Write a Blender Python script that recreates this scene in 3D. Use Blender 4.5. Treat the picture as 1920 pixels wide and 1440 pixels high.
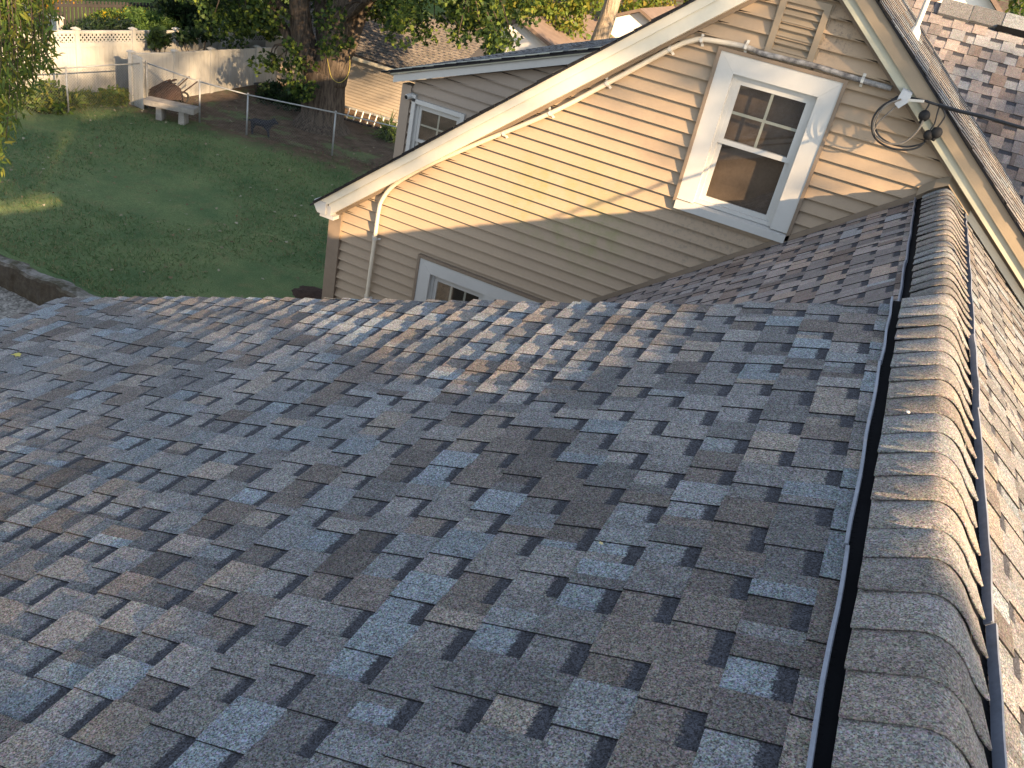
import bpy, math, random
import numpy as np
from mathutils import Vector, Matrix
rad = math.radians
for o in list(bpy.data.objects): bpy.data.objects.remove(o)
scn = bpy.context.scene
COL = scn.collection

# ------------------------------------------------------------------ camera
H = 7.8                                             # camera height above the lawn
Mc = np.array([[0.88620209, 0.42072573, 0.19399926],
               [0.36766036, -0.38384919, -0.84704525],
               [-0.28190728, 0.82197911, -0.49485213]])   # rows: right, down, forward
cam = bpy.data.cameras.new("camera"); camo = bpy.data.objects.new("camera", cam); COL.objects.link(camo)
cam.sensor_width = 36; cam.lens = 36 * 1600 / 1920
cam.clip_start = 0.05; cam.clip_end = 800
mw = Matrix.Identity(4)
for i in range(3):
    mw[i][0] = Mc[0][i]; mw[i][1] = -Mc[1][i]; mw[i][2] = -Mc[2][i]
mw[2][3] = H
camo.matrix_world = mw
scn.camera = camo
# ------------------------------------------------------------------ light
SUN = Vector((-1.8, 1.0, -0.757)).normalized()
w = bpy.data.worlds.new("World"); scn.world = w; w.use_nodes = True
nt = w.node_tree; bg = nt.nodes["Background"]
sky = nt.nodes.new("ShaderNodeTexSky"); sky.sky_type = 'NISHITA'; sky.sun_disc = False
sky.sun_elevation = math.asin(-SUN.z); sky.sun_rotation = math.atan2(-SUN.x, -SUN.y)
sky.air_density = 1.0; sky.dust_density = 0.4; sky.ozone_density = 1.0
hs_ = nt.nodes.new("ShaderNodeHueSaturation"); hs_.inputs["Saturation"].default_value = 0.55
nt.links.new(sky.outputs[0], hs_.inputs["Color"]); nt.links.new(hs_.outputs[0], bg.inputs[0]); bg.inputs[1].default_value = 0.104
sl = bpy.data.lights.new("sun", 'SUN'); sl.energy = 5.0; sl.angle = rad(0.5); sl.color = (1.0, 0.685, 0.38)
slo = bpy.data.objects.new("sun", sl); COL.objects.link(slo); slo.location = (20, -20, 30)
slo.rotation_euler = SUN.to_track_quat('-Z', 'Y').to_euler()
scn.view_settings.view_transform = 'Standard'; scn.view_settings.look = 'None'
scn.view_settings.exposure = 1.95; scn.view_settings.gamma = 1.0
scn.render.engine = 'CYCLES'

# ------------------------------------------------------------------ helpers
def P(px, py, ax, v):
    """world point seen at a place of the photograph, on the plane X / Y / Z = v"""
    d = Mc.T @ np.array([px - 960, py - 720, 1600.0])
    i = 'XYZ'.index(ax)
    k = (v - (H if i == 2 else 0)) / d[i]
    return Vector((d[0] * k, d[1] * k, d[2] * k + H))

class MB:
    def __init__(s): s.v = []; s.f = []; s.m = []; s.c = []; s.uv = []
    def face(s, pts, m=0, c=(1, 1, 1, 1), uv=None):
        n = len(s.v); s.v += [tuple(p) for p in pts]; s.f.append(list(range(n, n + len(pts))))
        s.m.append(m); s.c.append(c); s.uv.append(uv or [(0, 0)] * len(pts))
    def mesh(s, vs, fs, m=0, c=(1, 1, 1, 1)):
        n = len(s.v); s.v += [tuple(p) for p in vs]
        for f in fs:
            s.f.append([n + i for i in f]); s.m.append(m); s.c.append(c); s.uv.append([(0, 0)] * len(f))
    def box(s, a, b, m=0, c=(1, 1, 1, 1)):
        x0, y0, z0 = [min(a[i], b[i]) for i in range(3)]; x1, y1, z1 = [max(a[i], b[i]) for i in range(3)]
        vs = [(x0, y0, z0), (x1, y0, z0), (x1, y1, z0), (x0, y1, z0), (x0, y0, z1), (x1, y0, z1), (x1, y1, z1), (x0, y1, z1)]
        s.mesh(vs, [(3, 2, 1, 0), (4, 5, 6, 7), (0, 1, 5, 4), (1, 2, 6, 5), (2, 3, 7, 6), (3, 0, 4, 7)], m, c)
    def bar(s, p, q, w_, h_, up=(0, 0, 1), m=0, c=(1, 1, 1, 1)):
        p = Vector(p); q = Vector(q); t = (q - p).normalized(); up = Vector(up)
        sd = t.cross(up)
        if sd.length < 1e-5: sd = t.cross(Vector((1, 0, 0)))
        sd.normalize(); u = sd.cross(t)
        vs = [e + sd * (a * w_ / 2) + u * (b * h_ / 2) for e in (p, q) for a, b in ((-1, -1), (1, -1), (1, 1), (-1, 1))]
        s.mesh(vs, [(0, 1, 2, 3), (7, 6, 5, 4), (0, 4, 5, 1), (1, 5, 6, 2), (2, 6, 7, 3), (3, 7, 4, 0)], m, c)
    def prism(s, poly, d, m=0, c=(1, 1, 1, 1)):
        """poly: 3D points, extruded by vector d"""
        n = len(poly); d = Vector(d); vs = [Vector(p) for p in poly]; vs += [p + d for p in vs]
        fs = [tuple(range(n))[::-1], tuple(range(n, 2 * n))] + [(i, (i + 1) % n, n + (i + 1) % n, n + i) for i in range(n)]
        s.mesh(vs, fs, m, c)
    def tube(s, path, r, seg=8, m=0, c=(1, 1, 1, 1), cap=True):
        path = [Vector(p) for p in path]; n = len(path)
        if not hasattr(r, '__len__'): r = [r] * n
        vs = []; fs = []; prev = None
        for i, p in enumerate(path):
            t = (path[min(i + 1, n - 1)] - path[max(i - 1, 0)]).normalized()
            if prev is None:
                a = t.orthogonal().normalized()
            else:
                a = (prev - t * prev.dot(t)).normalized()
            prev = a; b = t.cross(a)
            for k in range(seg):
                an = 2 * math.pi * k / seg
                vs.append(p + (a * math.cos(an) + b * math.sin(an)) * r[i])
        for i in range(n - 1):
            for k in range(seg):
                k2 = (k + 1) % seg
                fs.append((i * seg + k, i * seg + k2, (i + 1) * seg + k2, (i + 1) * seg + k))
        if cap:
            fs.append(tuple(range(seg))[::-1]); fs.append(tuple(range((n - 1) * seg, n * seg)))
        s.mesh(vs, fs, m, c)
    def ball(s, ctr, r, n=8, m=0, c=(1, 1, 1, 1), sc=(1, 1, 1)):
        vs = []; fs = []
        for i in range(n + 1):
            th = math.pi * i / n
            for k in range(2 * n):
                ph = math.pi * k / n
                vs.append((ctr[0] + r * sc[0] * math.sin(th) * math.cos(ph), ctr[1] + r * sc[1] * math.sin(th) * math.sin(ph), ctr[2] + r * sc[2] * math.cos(th)))
        for i in range(n):
            for k in range(2 * n):
                k2 = (k + 1) % (2 * n)
                fs.append((i * 2 * n + k, (i + 1) * 2 * n + k, (i + 1) * 2 * n + k2, i * 2 * n + k2))
        s.mesh(vs, fs, m, c)
    def build(s, name, mats, parent=None, smooth=False):
        me = bpy.data.meshes.new(name)
        off = ORG.get(parent.name, Vector((0, 0, 0))) if parent else Vector((0, 0, 0))
        me.from_pydata([(v[0] - off.x, v[1] - off.y, v[2] - off.z) for v in s.v], [], s.f)
        if not isinstance(mats, (list, tuple)): mats = [mats]
        for m in mats: me.materials.append(m)
        me.polygons.foreach_set("material_index", s.m)
        at = me.attributes.new("col", 'FLOAT_COLOR', 'FACE')
        at.data.foreach_set("color", np.array(s.c, dtype=np.float32).ravel())
        uvl = me.uv_layers.new(name="UVMap")
        uvl.data.foreach_set("uv", np.array([t for u in s.uv for t in u], dtype=np.float32).ravel())
        if smooth: me.polygons.foreach_set("use_smooth", [True] * len(me.polygons))
        me.update()
        o = bpy.data.objects.new(name, me); COL.objects.link(o)
        if parent: o.parent = parent; ORG[o.name] = off
        return o
ORG = {}
def tag(o, label=None, cat=None, group=None, kind=None):
    if label: o['label'] = label
    if cat: o['category'] = cat
    if group: o['group'] = group
    if kind: o['kind'] = kind
    return o
def thing(name, loc, label, cat, group=None):
    o = bpy.data.objects.new(name, None); COL.objects.link(o); o.location = loc; ORG[o.name] = Vector(loc)
    o.empty_display_size = 0.2
    return tag(o, label, cat, group)
def lerp(a, b, t): return a + (b - a) * t
def catmull(pts, n=8):
    pts = [Vector(p) for p in pts]; out = []
    for i in range(len(pts) - 1):
        p0 = pts[max(i - 1, 0)]; p1 = pts[i]; p2 = pts[i + 1]; p3 = pts[min(i + 2, len(pts) - 1)]
        for k in range(n):
            t = k / n
            out.append(0.5 * ((2 * p1) + (p2 - p0) * t + (2 * p0 - 5 * p1 + 4 * p2 - p3) * t * t + (3 * p1 - p0 - 3 * p2 + p3) * t ** 3))
    out.append(pts[-1]); return out

# ------------------------------------------------------------------ materials
class NT:
    def __init__(s, name):
        s.mat = bpy.data.materials.new(name); s.mat.use_nodes = True
        s.t = s.mat.node_tree; s.b = s.t.nodes["Principled BSDF"]; s.out = s.t.nodes["Material Output"]
        s.tc = s.n("ShaderNodeTexCoord")
    def n(s, typ, **kw):
        nd = s.t.nodes.new(typ)
        for k, v in kw.items(): setattr(nd, k, v)
        return nd
    def l(s, a, b): s.t.links.new(a, b)
    def setv(s, sock, v):
        if hasattr(v, 'is_linked') or isinstance(v, bpy.types.NodeSocket): s.l(v, sock)
        else: sock.default_value = v
    def noise(s, scale, detail=3, rough=0.6, vec=None, out=0, dim=None):
        nd = s.n("ShaderNodeTexNoise"); nd.inputs["Scale"].default_value = scale
        nd.inputs["Detail"].default_value = detail; nd.inputs["Roughness"].default_value = rough
        s.l(vec or s.tc.outputs["Object"], nd.inputs["Vector"]); return nd.outputs[out]
    def vor(s, scale, out="Color", vec=None):
        nd = s.n("ShaderNodeTexVoronoi"); nd.inputs["Scale"].default_value = scale
        s.l(vec or s.tc.outputs["Object"], nd.inputs["Vector"]); return nd.outputs[out]
    def rng(s, v, a, b, c, d):
        nd = s.n("ShaderNodeMapRange"); s.setv(nd.inputs[0], v)
        for i, x in enumerate((a, b, c, d)): nd.inputs[i + 1].default_value = x
        return nd.outputs[0]
    def math(s, op, a, b=0.0, c=0.0):
        nd = s.n("ShaderNodeMath", operation=op); s.setv(nd.inputs[0], a); s.setv(nd.inputs[1], b); s.setv(nd.inputs[2], c); return nd.outputs[0]
    def mix(s, f, a, b, bt='MIX'):
        nd = s.n("ShaderNodeMix", data_type='RGBA', blend_type=bt); s.setv(nd.inputs[0], f)
        s.setv(nd.inputs[6], a if not isinstance(a, tuple) else (*a[:3], 1)); s.setv(nd.inputs[7], b if not isinstance(b, tuple) else (*b[:3], 1)); return nd.outputs[2]
    def mul(s, col, v):
        """colour times a scalar"""
        nd = s.n("ShaderNodeVectorMath", operation='SCALE'); s.setv(nd.inputs[0], col); s.setv(nd.inputs[3], v); return nd.outputs[0]
    def attr(s, name="col"):
        nd = s.n("ShaderNodeAttribute"); nd.attribute_name = name; return nd
    def sep(s, v):
        nd = s.n("ShaderNodeSeparateXYZ"); s.l(v, nd.inputs[0]); return nd.outputs
    def spot(s, ctr, r):
        """0..1 mask round a world point (geometry position)"""
        g = s.n("ShaderNodeNewGeometry"); nd = s.n("ShaderNodeVectorMath", operation='DISTANCE')
        s.l(g.outputs["Position"], nd.inputs[0]); nd.inputs[1].default_value = ctr
        return s.rng(nd.outputs["Value"], r, r * 0.3, 0, 1)
    def bump(s, h, strength=0.5, dist=0.01):
        nd = s.n("ShaderNodeBump"); nd.inputs["Strength"].default_value = strength; nd.inputs["Distance"].default_value = dist
        s.l(h, nd.inputs["Height"]); s.l(nd.outputs[0], s.b.inputs["Normal"])
    def fin(s, col, rough=0.8, spec=0.3, metal=0.0):
        s.setv(s.b.inputs["Base Color"], col if not isinstance(col, tuple) else (*col[:3], 1))
        s.setv(s.b.inputs["Roughness"], rough); s.b.inputs["Specular IOR Level"].default_value = spec
        s.b.inputs["Metallic"].default_value = metal
        return s.mat

def simple(name, c, rough=0.7, var=0.12, scale=3.0, spec=0.3, metal=0.0, bump=0.0, bscale=60, use_attr=False):
    m = NT(name); base = m.attr().outputs["Color"] if use_attr else None
    n1 = m.noise(scale, 4); n2 = m.noise(scale * 9, 3)
    f = m.math('ADD', m.rng(n1, 0.25, 0.75, 1 - var, 1 + var), m.rng(n2, 0.25, 0.75, -var * 0.5, var * 0.5))
    if base is None:
        rgb = m.n("ShaderNodeRGB"); rgb.outputs[0].default_value = (*c, 1); base = rgb.outputs[0]
    elif c is not None:
        base = m.mix(1.0, base, c, 'MULTIPLY')
    if bump: m.bump(m.noise(bscale, 4), bump, 0.01)
    return m.fin(m.mul(base, f), rough, spec, metal)

def shingle_mat(name, gain=(1, 1, 1), gran=330.0, contrast=0.66, bs=0.65, bd=0.0019, dr=0.7):
    m = NT(name); a = m.attr(); col = a.outputs["Color"]
    g1 = m.sep(m.vor(gran))[0]; g2 = m.sep(m.vor(gran * 0.55))[1]
    sp = m.math('ADD', m.rng(g1, 0, 1, 1 - contrast, 1 + contrast), m.rng(g2, 0.72, 1.0, -0.10, contrast * 0.75))
    lo = m.rng(m.noise(1.4, 4), 0.3, 0.7, 0.88, 1.12); md = m.rng(m.noise(22, 4), 0.3, 0.7, 0.88, 1.12)
    f = m.math('MULTIPLY', m.math('MULTIPLY', sp, lo), md)
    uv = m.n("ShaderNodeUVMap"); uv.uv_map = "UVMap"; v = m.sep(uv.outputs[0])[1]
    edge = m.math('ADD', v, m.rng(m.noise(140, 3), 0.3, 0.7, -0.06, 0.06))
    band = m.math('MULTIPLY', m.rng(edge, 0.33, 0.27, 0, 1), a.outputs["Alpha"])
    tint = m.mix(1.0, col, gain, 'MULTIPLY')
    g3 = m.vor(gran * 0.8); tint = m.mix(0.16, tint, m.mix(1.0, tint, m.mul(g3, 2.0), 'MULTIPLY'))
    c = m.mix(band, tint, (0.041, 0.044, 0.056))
    dome = m.vor(gran * 0.9, "Distance"); m.bump(m.math('ADD', m.math('MULTIPLY', dome, -1.0), m.math('MULTIPLY', g1, 0.5)), bs, bd)
    m.b.inputs["Diffuse Roughness"].default_value = dr
    return m.fin(m.mul(c, f), 0.93, 0.25)

M = {}
M['shingle'] = shingle_mat("asphalt_shingle")
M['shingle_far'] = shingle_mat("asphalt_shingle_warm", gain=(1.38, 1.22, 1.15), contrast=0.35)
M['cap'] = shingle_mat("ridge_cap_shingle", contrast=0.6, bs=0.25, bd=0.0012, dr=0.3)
M['black_plastic'] = simple("black_plastic", (0.004, 0.0045, 0.006), 0.9, 0.2, spec=0.08)
M['flange'] = simple("vent_flange_plastic", (0.15, 0.17, 0.215), 0.5, 0.25, 8, spec=0.5)
M['white_paint'] = simple("white_paint", (0.46, 0.46, 0.445), 0.55, 0.06, 2.0, bump=0.03, bscale=20)
M['cream_trim'] = simple("cream_trim", (0.60, 0.56, 0.46), 0.55, 0.07, 2.0)
M['frieze'] = simple("frieze_board", (0.36, 0.36, 0.29), 0.6, 0.08, 3.0)
M['tan_trim'] = simple("tan_trim", (0.23, 0.19, 0.14), 0.6, 0.08, 3.0)
M['brown_trim'] = simple("brown_trim", (0.20, 0.155, 0.115), 0.6, 0.1, 4)
M['dark_edge'] = simple("dark_drip_edge", (0.02, 0.02, 0.025), 0.7, 0.1)  # near-black drip edge, also backs the gable vent slats
M['felt'] = simple("roof_felt", (0.035, 0.035, 0.04), 0.9, 0.1)

def siding_mat(name, c, dirt=True):
    m = NT(name)
    f = m.math('ADD', m.rng(m.noise(0.9, 4), 0.3, 0.7, 0.93, 1.07), m.rng(m.noise(30, 3), 0.3, 0.7, -0.03, 0.03))
    rgb = m.n("ShaderNodeRGB"); rgb.outputs[0].default_value = (*c, 1); base = m.mul(rgb.outputs[0], f)
    base = m.mix(1.0, base, m.attr().outputs["Color"], 'MULTIPLY')
    if dirt:
        # green algae bloom below the gable and soot specks by the vent: stains of the wall itself
        pa = P(1100, 405, 'Y', 6.69); pb = P(1010, 372, 'Y', 6.69); ps = P(1558, 58, 'Y', 6.69); pd = P(1330, 465, 'Y', 6.69)
        alg = m.math('MAXIMUM', m.spot(pa, 0.62), m.spot(pb, 0.5))
        nz = m.rng(m.noise(7, 5, 0.7), 0.42, 0.72, 0, 0.75)
        base = m.mix(m.math('MULTIPLY', alg, nz), base, (0.20, 0.21, 0.07))
        so = m.math('MULTIPLY', m.spot(ps, 0.26), m.rng(m.noise(34, 5, 0.75), 0.48, 0.70, 0, 0.8))
        base = m.mix(so, base, (0.05, 0.047, 0.045))
        gd = m.math('MULTIPLY', m.spot(pd, 0.75), m.rng(m.noise(26, 5, 0.75), 0.5, 0.72, 0, 0.55))
        base = m.mix(gd, base, (0.10, 0.10, 0.08))
    return m.fin(base, 0.5, 0.35)
M['siding'] = siding_mat("tan_vinyl_siding", (0.318, 0.243, 0.168))
M['siding_grey'] = siding_mat("grey_beige_siding", (0.275, 0.225, 0.18), False)
M['siding_pink'] = siding_mat("pinkish_beige_siding", (0.30, 0.26, 0.215), False)

def glass_mat(name, tint=(0.8, 0.82, 0.82), refl=0.12):
    m = NT(name); tr = m.n("ShaderNodeBsdfTransparent"); tr.inputs[0].default_value = (*tint, 1)
    gl = m.n("ShaderNodeBsdfGlossy"); gl.inputs["Roughness"].default_value = 0.03
    gl.inputs[0].default_value = (0.9, 0.93, 0.95, 1)
    mx = m.n("ShaderNodeMixShader"); mx.inputs[0].default_value = refl
    m.l(tr.outputs[0], mx.inputs[1]); m.l(gl.outputs[0], mx.inputs[2]); m.l(mx.outputs[0], m.out.inputs[0]); return m.mat
M['glass'] = glass_mat("window_glass")
M['blind'] = simple("brown_insect_screen", (0.130, 0.094, 0.070), 0.9, 0.25, 5, bump=0.05, bscale=200)
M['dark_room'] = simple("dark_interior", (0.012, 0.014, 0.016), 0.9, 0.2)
M['grille'] = simple("window_grille", (0.42, 0.42, 0.36), 0.6, 0.05)

def conduit_mat():
    m = NT("painted_conduit")
    g = m.n("ShaderNodeNewGeometry"); x = m.sep(g.outputs["Position"])[0]
    k = m.rng(x, -1.32, -1.02, 0, 1)
    nz = m.rng(m.noise(9, 4, 0.7), 0.38, 0.62, 0, 1)
    gray = m.mix(nz, (0.05, 0.05, 0.055), (0.34, 0.33, 0.32))
    return m.fin(m.mix(k, (0.60, 0.53, 0.42), gray), 0.6, 0.3)
M['conduit'] = conduit_mat()
M['galv'] = simple("galvanised_steel", (0.26, 0.27, 0.275), 0.45, 0.15, 8, metal=0.3)
M['wire'] = simple("old_fence_wire", (0.16, 0.16, 0.155), 0.7, 0.2, 8)
M['strap'] = simple("strap_zinc", (0.55, 0.53, 0.48), 0.5, 0.15, 20)
M['cable_black'] = simple("black_cable", (0.022, 0.024, 0.028), 0.55, 0.3, 15)
M['cable_grey'] = simple("weathered_grey_cable", (0.16, 0.145, 0.125), 0.7, 0.3, 15)
M['grey_plastic'] = simple("grey_plastic_box", (0.40, 0.43, 0.46), 0.6, 0.1, 12)
M['fence_white'] = None
def fence_mat():
    m = NT("weathered_white_vinyl"); g = m.n("ShaderNodeNewGeometry"); z = m.sep(g.outputs["Position"])[2]
    st = m.n("ShaderNodeMapping"); st.inputs["Scale"].default_value = (6, 6, 0.5); m.l(m.tc.outputs["Object"], st.inputs[0])
    d = m.rng(m.noise(1.5, 5, 0.7, st.outputs[0]), 0.4, 0.75, 0, 0.5)
    low = m.rng(z, 0.75, 0.05, 0.0, 0.8)
    f = m.math('ADD', m.math('MULTIPLY', d, 0.45), m.math('MULTIPLY', d, low))
    return m.fin(m.mix(f, (0.37, 0.365, 0.35), (0.15, 0.16, 0.125)), 0.6, 0.3)
M['fence_white'] = fence_mat()
M['dark_wood'] = simple("dark_fence_wood", (0.030, 0.028, 0.030), 0.85, 0.2)
M['stone'] = simple("weathered_stone", (0.22, 0.205, 0.185), 0.9, 0.3, 4, bump=0.6, bscale=25)
def retain_mat():
    m = NT("old_concrete_block"); n1 = m.noise(2.2, 5, 0.7); n2 = m.noise(14, 5, 0.7)
    c = m.mix(m.rng(n1, 0.42, 0.6, 0, 1), (0.20, 0.19, 0.175), (0.06, 0.055, 0.035))
    geo = m.n("ShaderNodeNewGeometry"); up = m.sep(geo.outputs["True Normal"])[2]     # earth-stained sides, paler worn tops
    c = m.mix(m.rng(up, 0.9, 0.4, 0, 0.9), c, (0.048, 0.036, 0.025))
    m.bump(n2, 0.8, 0.03); return m.fin(m.mul(c, m.rng(n2, 0.3, 0.7, 0.7, 1.3)), 0.95, 0.2)
M['retain'] = retain_mat()
M['rust'] = simple("rusty_steel", (0.045, 0.026, 0.020), 0.85, 0.45, 6, bump=0.3)
M['bark'] = None
def bark_mat(name, a, b):
    m = NT(name); st = m.n("ShaderNodeMapping"); st.inputs["Scale"].default_value = (7, 7, 1.1); m.l(m.tc.outputs["Object"], st.inputs[0])
    n1 = m.noise(2.0, 6, 0.7, st.outputs[0]); m.bump(n1, 1.0, 0.08)
    return m.fin(m.mix(m.rng(n1, 0.35, 0.65, 0, 1), a, b), 0.95, 0.15)
M['bark'] = bark_mat("maple_bark", (0.028, 0.022, 0.018), (0.115, 0.092, 0.074))
M['bark_pale'] = bark_mat("pale_bark", (0.20, 0.16, 0.12), (0.36, 0.30, 0.23))
def leaf_mat(name, tint=(1, 1, 1), trans=0.52):
    m = NT(name); col = m.mix(1.0, m.attr().outputs["Color"], tint, 'MULTIPLY')
    m.fin(col, 0.55, 0.25); tl = m.n("ShaderNodeBsdfTranslucent"); m.l(col, tl.inputs[0])
    mx = m.n("ShaderNodeMixShader"); mx.inputs[0].default_value = trans
    m.l(m.b.outputs[0], mx.inputs[1]); m.l(tl.outputs[0], mx.inputs[2]); m.l(mx.outputs[0], m.out.inputs[0]); return m.mat
M['leaf'] = leaf_mat("leaf")
M['dog'] = simple("dark_dog_fur", (0.018, 0.02, 0.028), 0.8, 0.3, 20)
M['black'] = simple("matt_black", (0.012, 0.012, 0.013), 0.7, 0.2)
M['alu'] = simple("aluminium", (0.55, 0.54, 0.50), 0.5, 0.15, 8)
M['yellow'] = simple("yellow_strap", (0.34, 0.29, 0.06), 0.7, 0.15, 10)
M['soil'] = simple("dark_mulch", (0.035, 0.020, 0.014), 1.0, 0.5, 20, bump=1.0, bscale=30)
M['house_white'] = simple("white_house_wall", (0.78, 0.77, 0.75), 0.7, 0.05)
M['leafpaint'] = simple("dry_leaf", None, 0.8, 0.1, 20, use_attr=True)
M['attr'] = simple("plain_parts", None, 0.7, 0.1, 5, use_attr=True)

# terrain -----------------------------------------------------------------
def ss(t, a, b):
    t = max(0.0, min(1.0, (t - a) / (b - a))); return t * t * (3 - 2 * t)
def ground_z(x, y):
    h = 0.0
    if x < -22.6: h += (0.26 * (-22.6 - x) - 0.0015 * (x + 22.6) ** 2) * (1 - 0.95 * ss(y, 21.0, 24.5))
    h += 0.10 * max(0, y - 27) * ss(y, 27, 34)
    h += 0.05 * math.sin(x * 0.7) * math.cos(y * 0.6) * ss(y, 12, 14)
    return min(h, 14)
def lawn_mat():
    m = NT("lawn_and_bare_soil"); g = m.n("ShaderNodeNewGeometry"); ps = g.outputs["Position"]; s = m.sep(ps)
    nb = m.noise(0.55, 5, 0.65, ps); nm = m.noise(2.6, 5, 0.7, ps); nf = m.noise(38, 4, 0.7, ps)
    gr = m.mix(m.rng(nb, 0.32, 0.68, 0, 1), (0.056, 0.106, 0.044), (0.145, 0.185, 0.078))
    gr = m.mix(m.rng(nm, 0.52, 0.74, 0, 0.7), gr, (0.16, 0.14, 0.07))
    dt = m.mix(m.rng(nm, 0.3, 0.7, 0, 1), (0.040, 0.026, 0.018), (0.150, 0.108, 0.078))
    # bare strip behind the chain link fence
    yb = m.math('ADD', s[1], m.math('ADD', m.math('MULTIPLY', s[0], -0.16), m.rng(nm, 0.2, 0.8, -0.9, 0.9)))
    f = m.rng(yb, 21.95, 22.95, 0, 1)
    tuft = m.rng(m.noise(0.9, 4, 0.6, ps), 0.53, 0.63, 0, 0.85)
    f = m.math('MULTIPLY', f, m.math('SUBTRACT', 1.0, tuft))
    hill = m.rng(s[0], -22.2, -22.9, 0, 1)
    f = m.math('MULTIPLY', f, m.math('SUBTRACT', 1.0, hill))
    gr = m.mix(hill, gr, (0.085, 0.13, 0.035))
    c = m.mul(m.mix(f, gr, dt), m.rng(nf, 0.3, 0.7, 0.55, 1.45)); m.bump(nf, 0.8, 0.04)
    return m.fin(c, 0.95, 0.15)
def gravel_mat():
    m = NT("gravel"); g = m.n("ShaderNodeNewGeometry"); ps = g.outputs["Position"]
    v = m.sep(m.vor(26, "Color", ps))[0]; n = m.noise(0.8, 5, 0.7, ps)
    c = m.mix(m.rng(v, 0, 1, 0, 1), (0.10, 0.095, 0.085), (0.36, 0.34, 0.31))
    c = m.mix(m.rng(n, 0.5, 0.68, 0, 0.8), c, (0.05, 0.055, 0.03)); m.bump(v, 0.8, 0.03)
    return m.fin(c, 0.95, 0.15)
M['lawn'] = lawn_mat(); M['gravel'] = gravel_mat()
YW = 10.15                                           # retaining wall line
def sheet(xs, ys, zf):
    mb = MB(); nx = len(xs); ny = len(ys)
    vs = [(x, y, zf(x, y)) for y in ys for x in xs]
    mb.mesh(vs, [(j * nx + i, j * nx + i + 1, (j + 1) * nx + i + 1, (j + 1) * nx + i) for j in range(ny - 1) for i in range(nx - 1)])
    return mb
g = sheet(np.concatenate([np.linspace(-120, -50, 15), np.arange(-49, -20, 0.7), np.arange(-20, 16, 1.2), np.linspace(17, 150, 20)]),
          np.concatenate([np.arange(YW, 40, 0.7), np.linspace(41, 200, 30)]), ground_z).build("lawn", M['lawn'], smooth=True)
tag(g, kind='structure')
g = sheet(np.linspace(-400, 400, 9), np.linspace(-400, 400, 9), lambda x, y: -0.6).build("ground", M['gravel']); tag(g, kind='structure')
g = sheet(np.linspace(-60, 60, 25), np.linspace(-40, YW - 0.02, 20), lambda x, y: -0.48).build("gravel_driveway", M['gravel']); tag(g, kind='structure')

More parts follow.
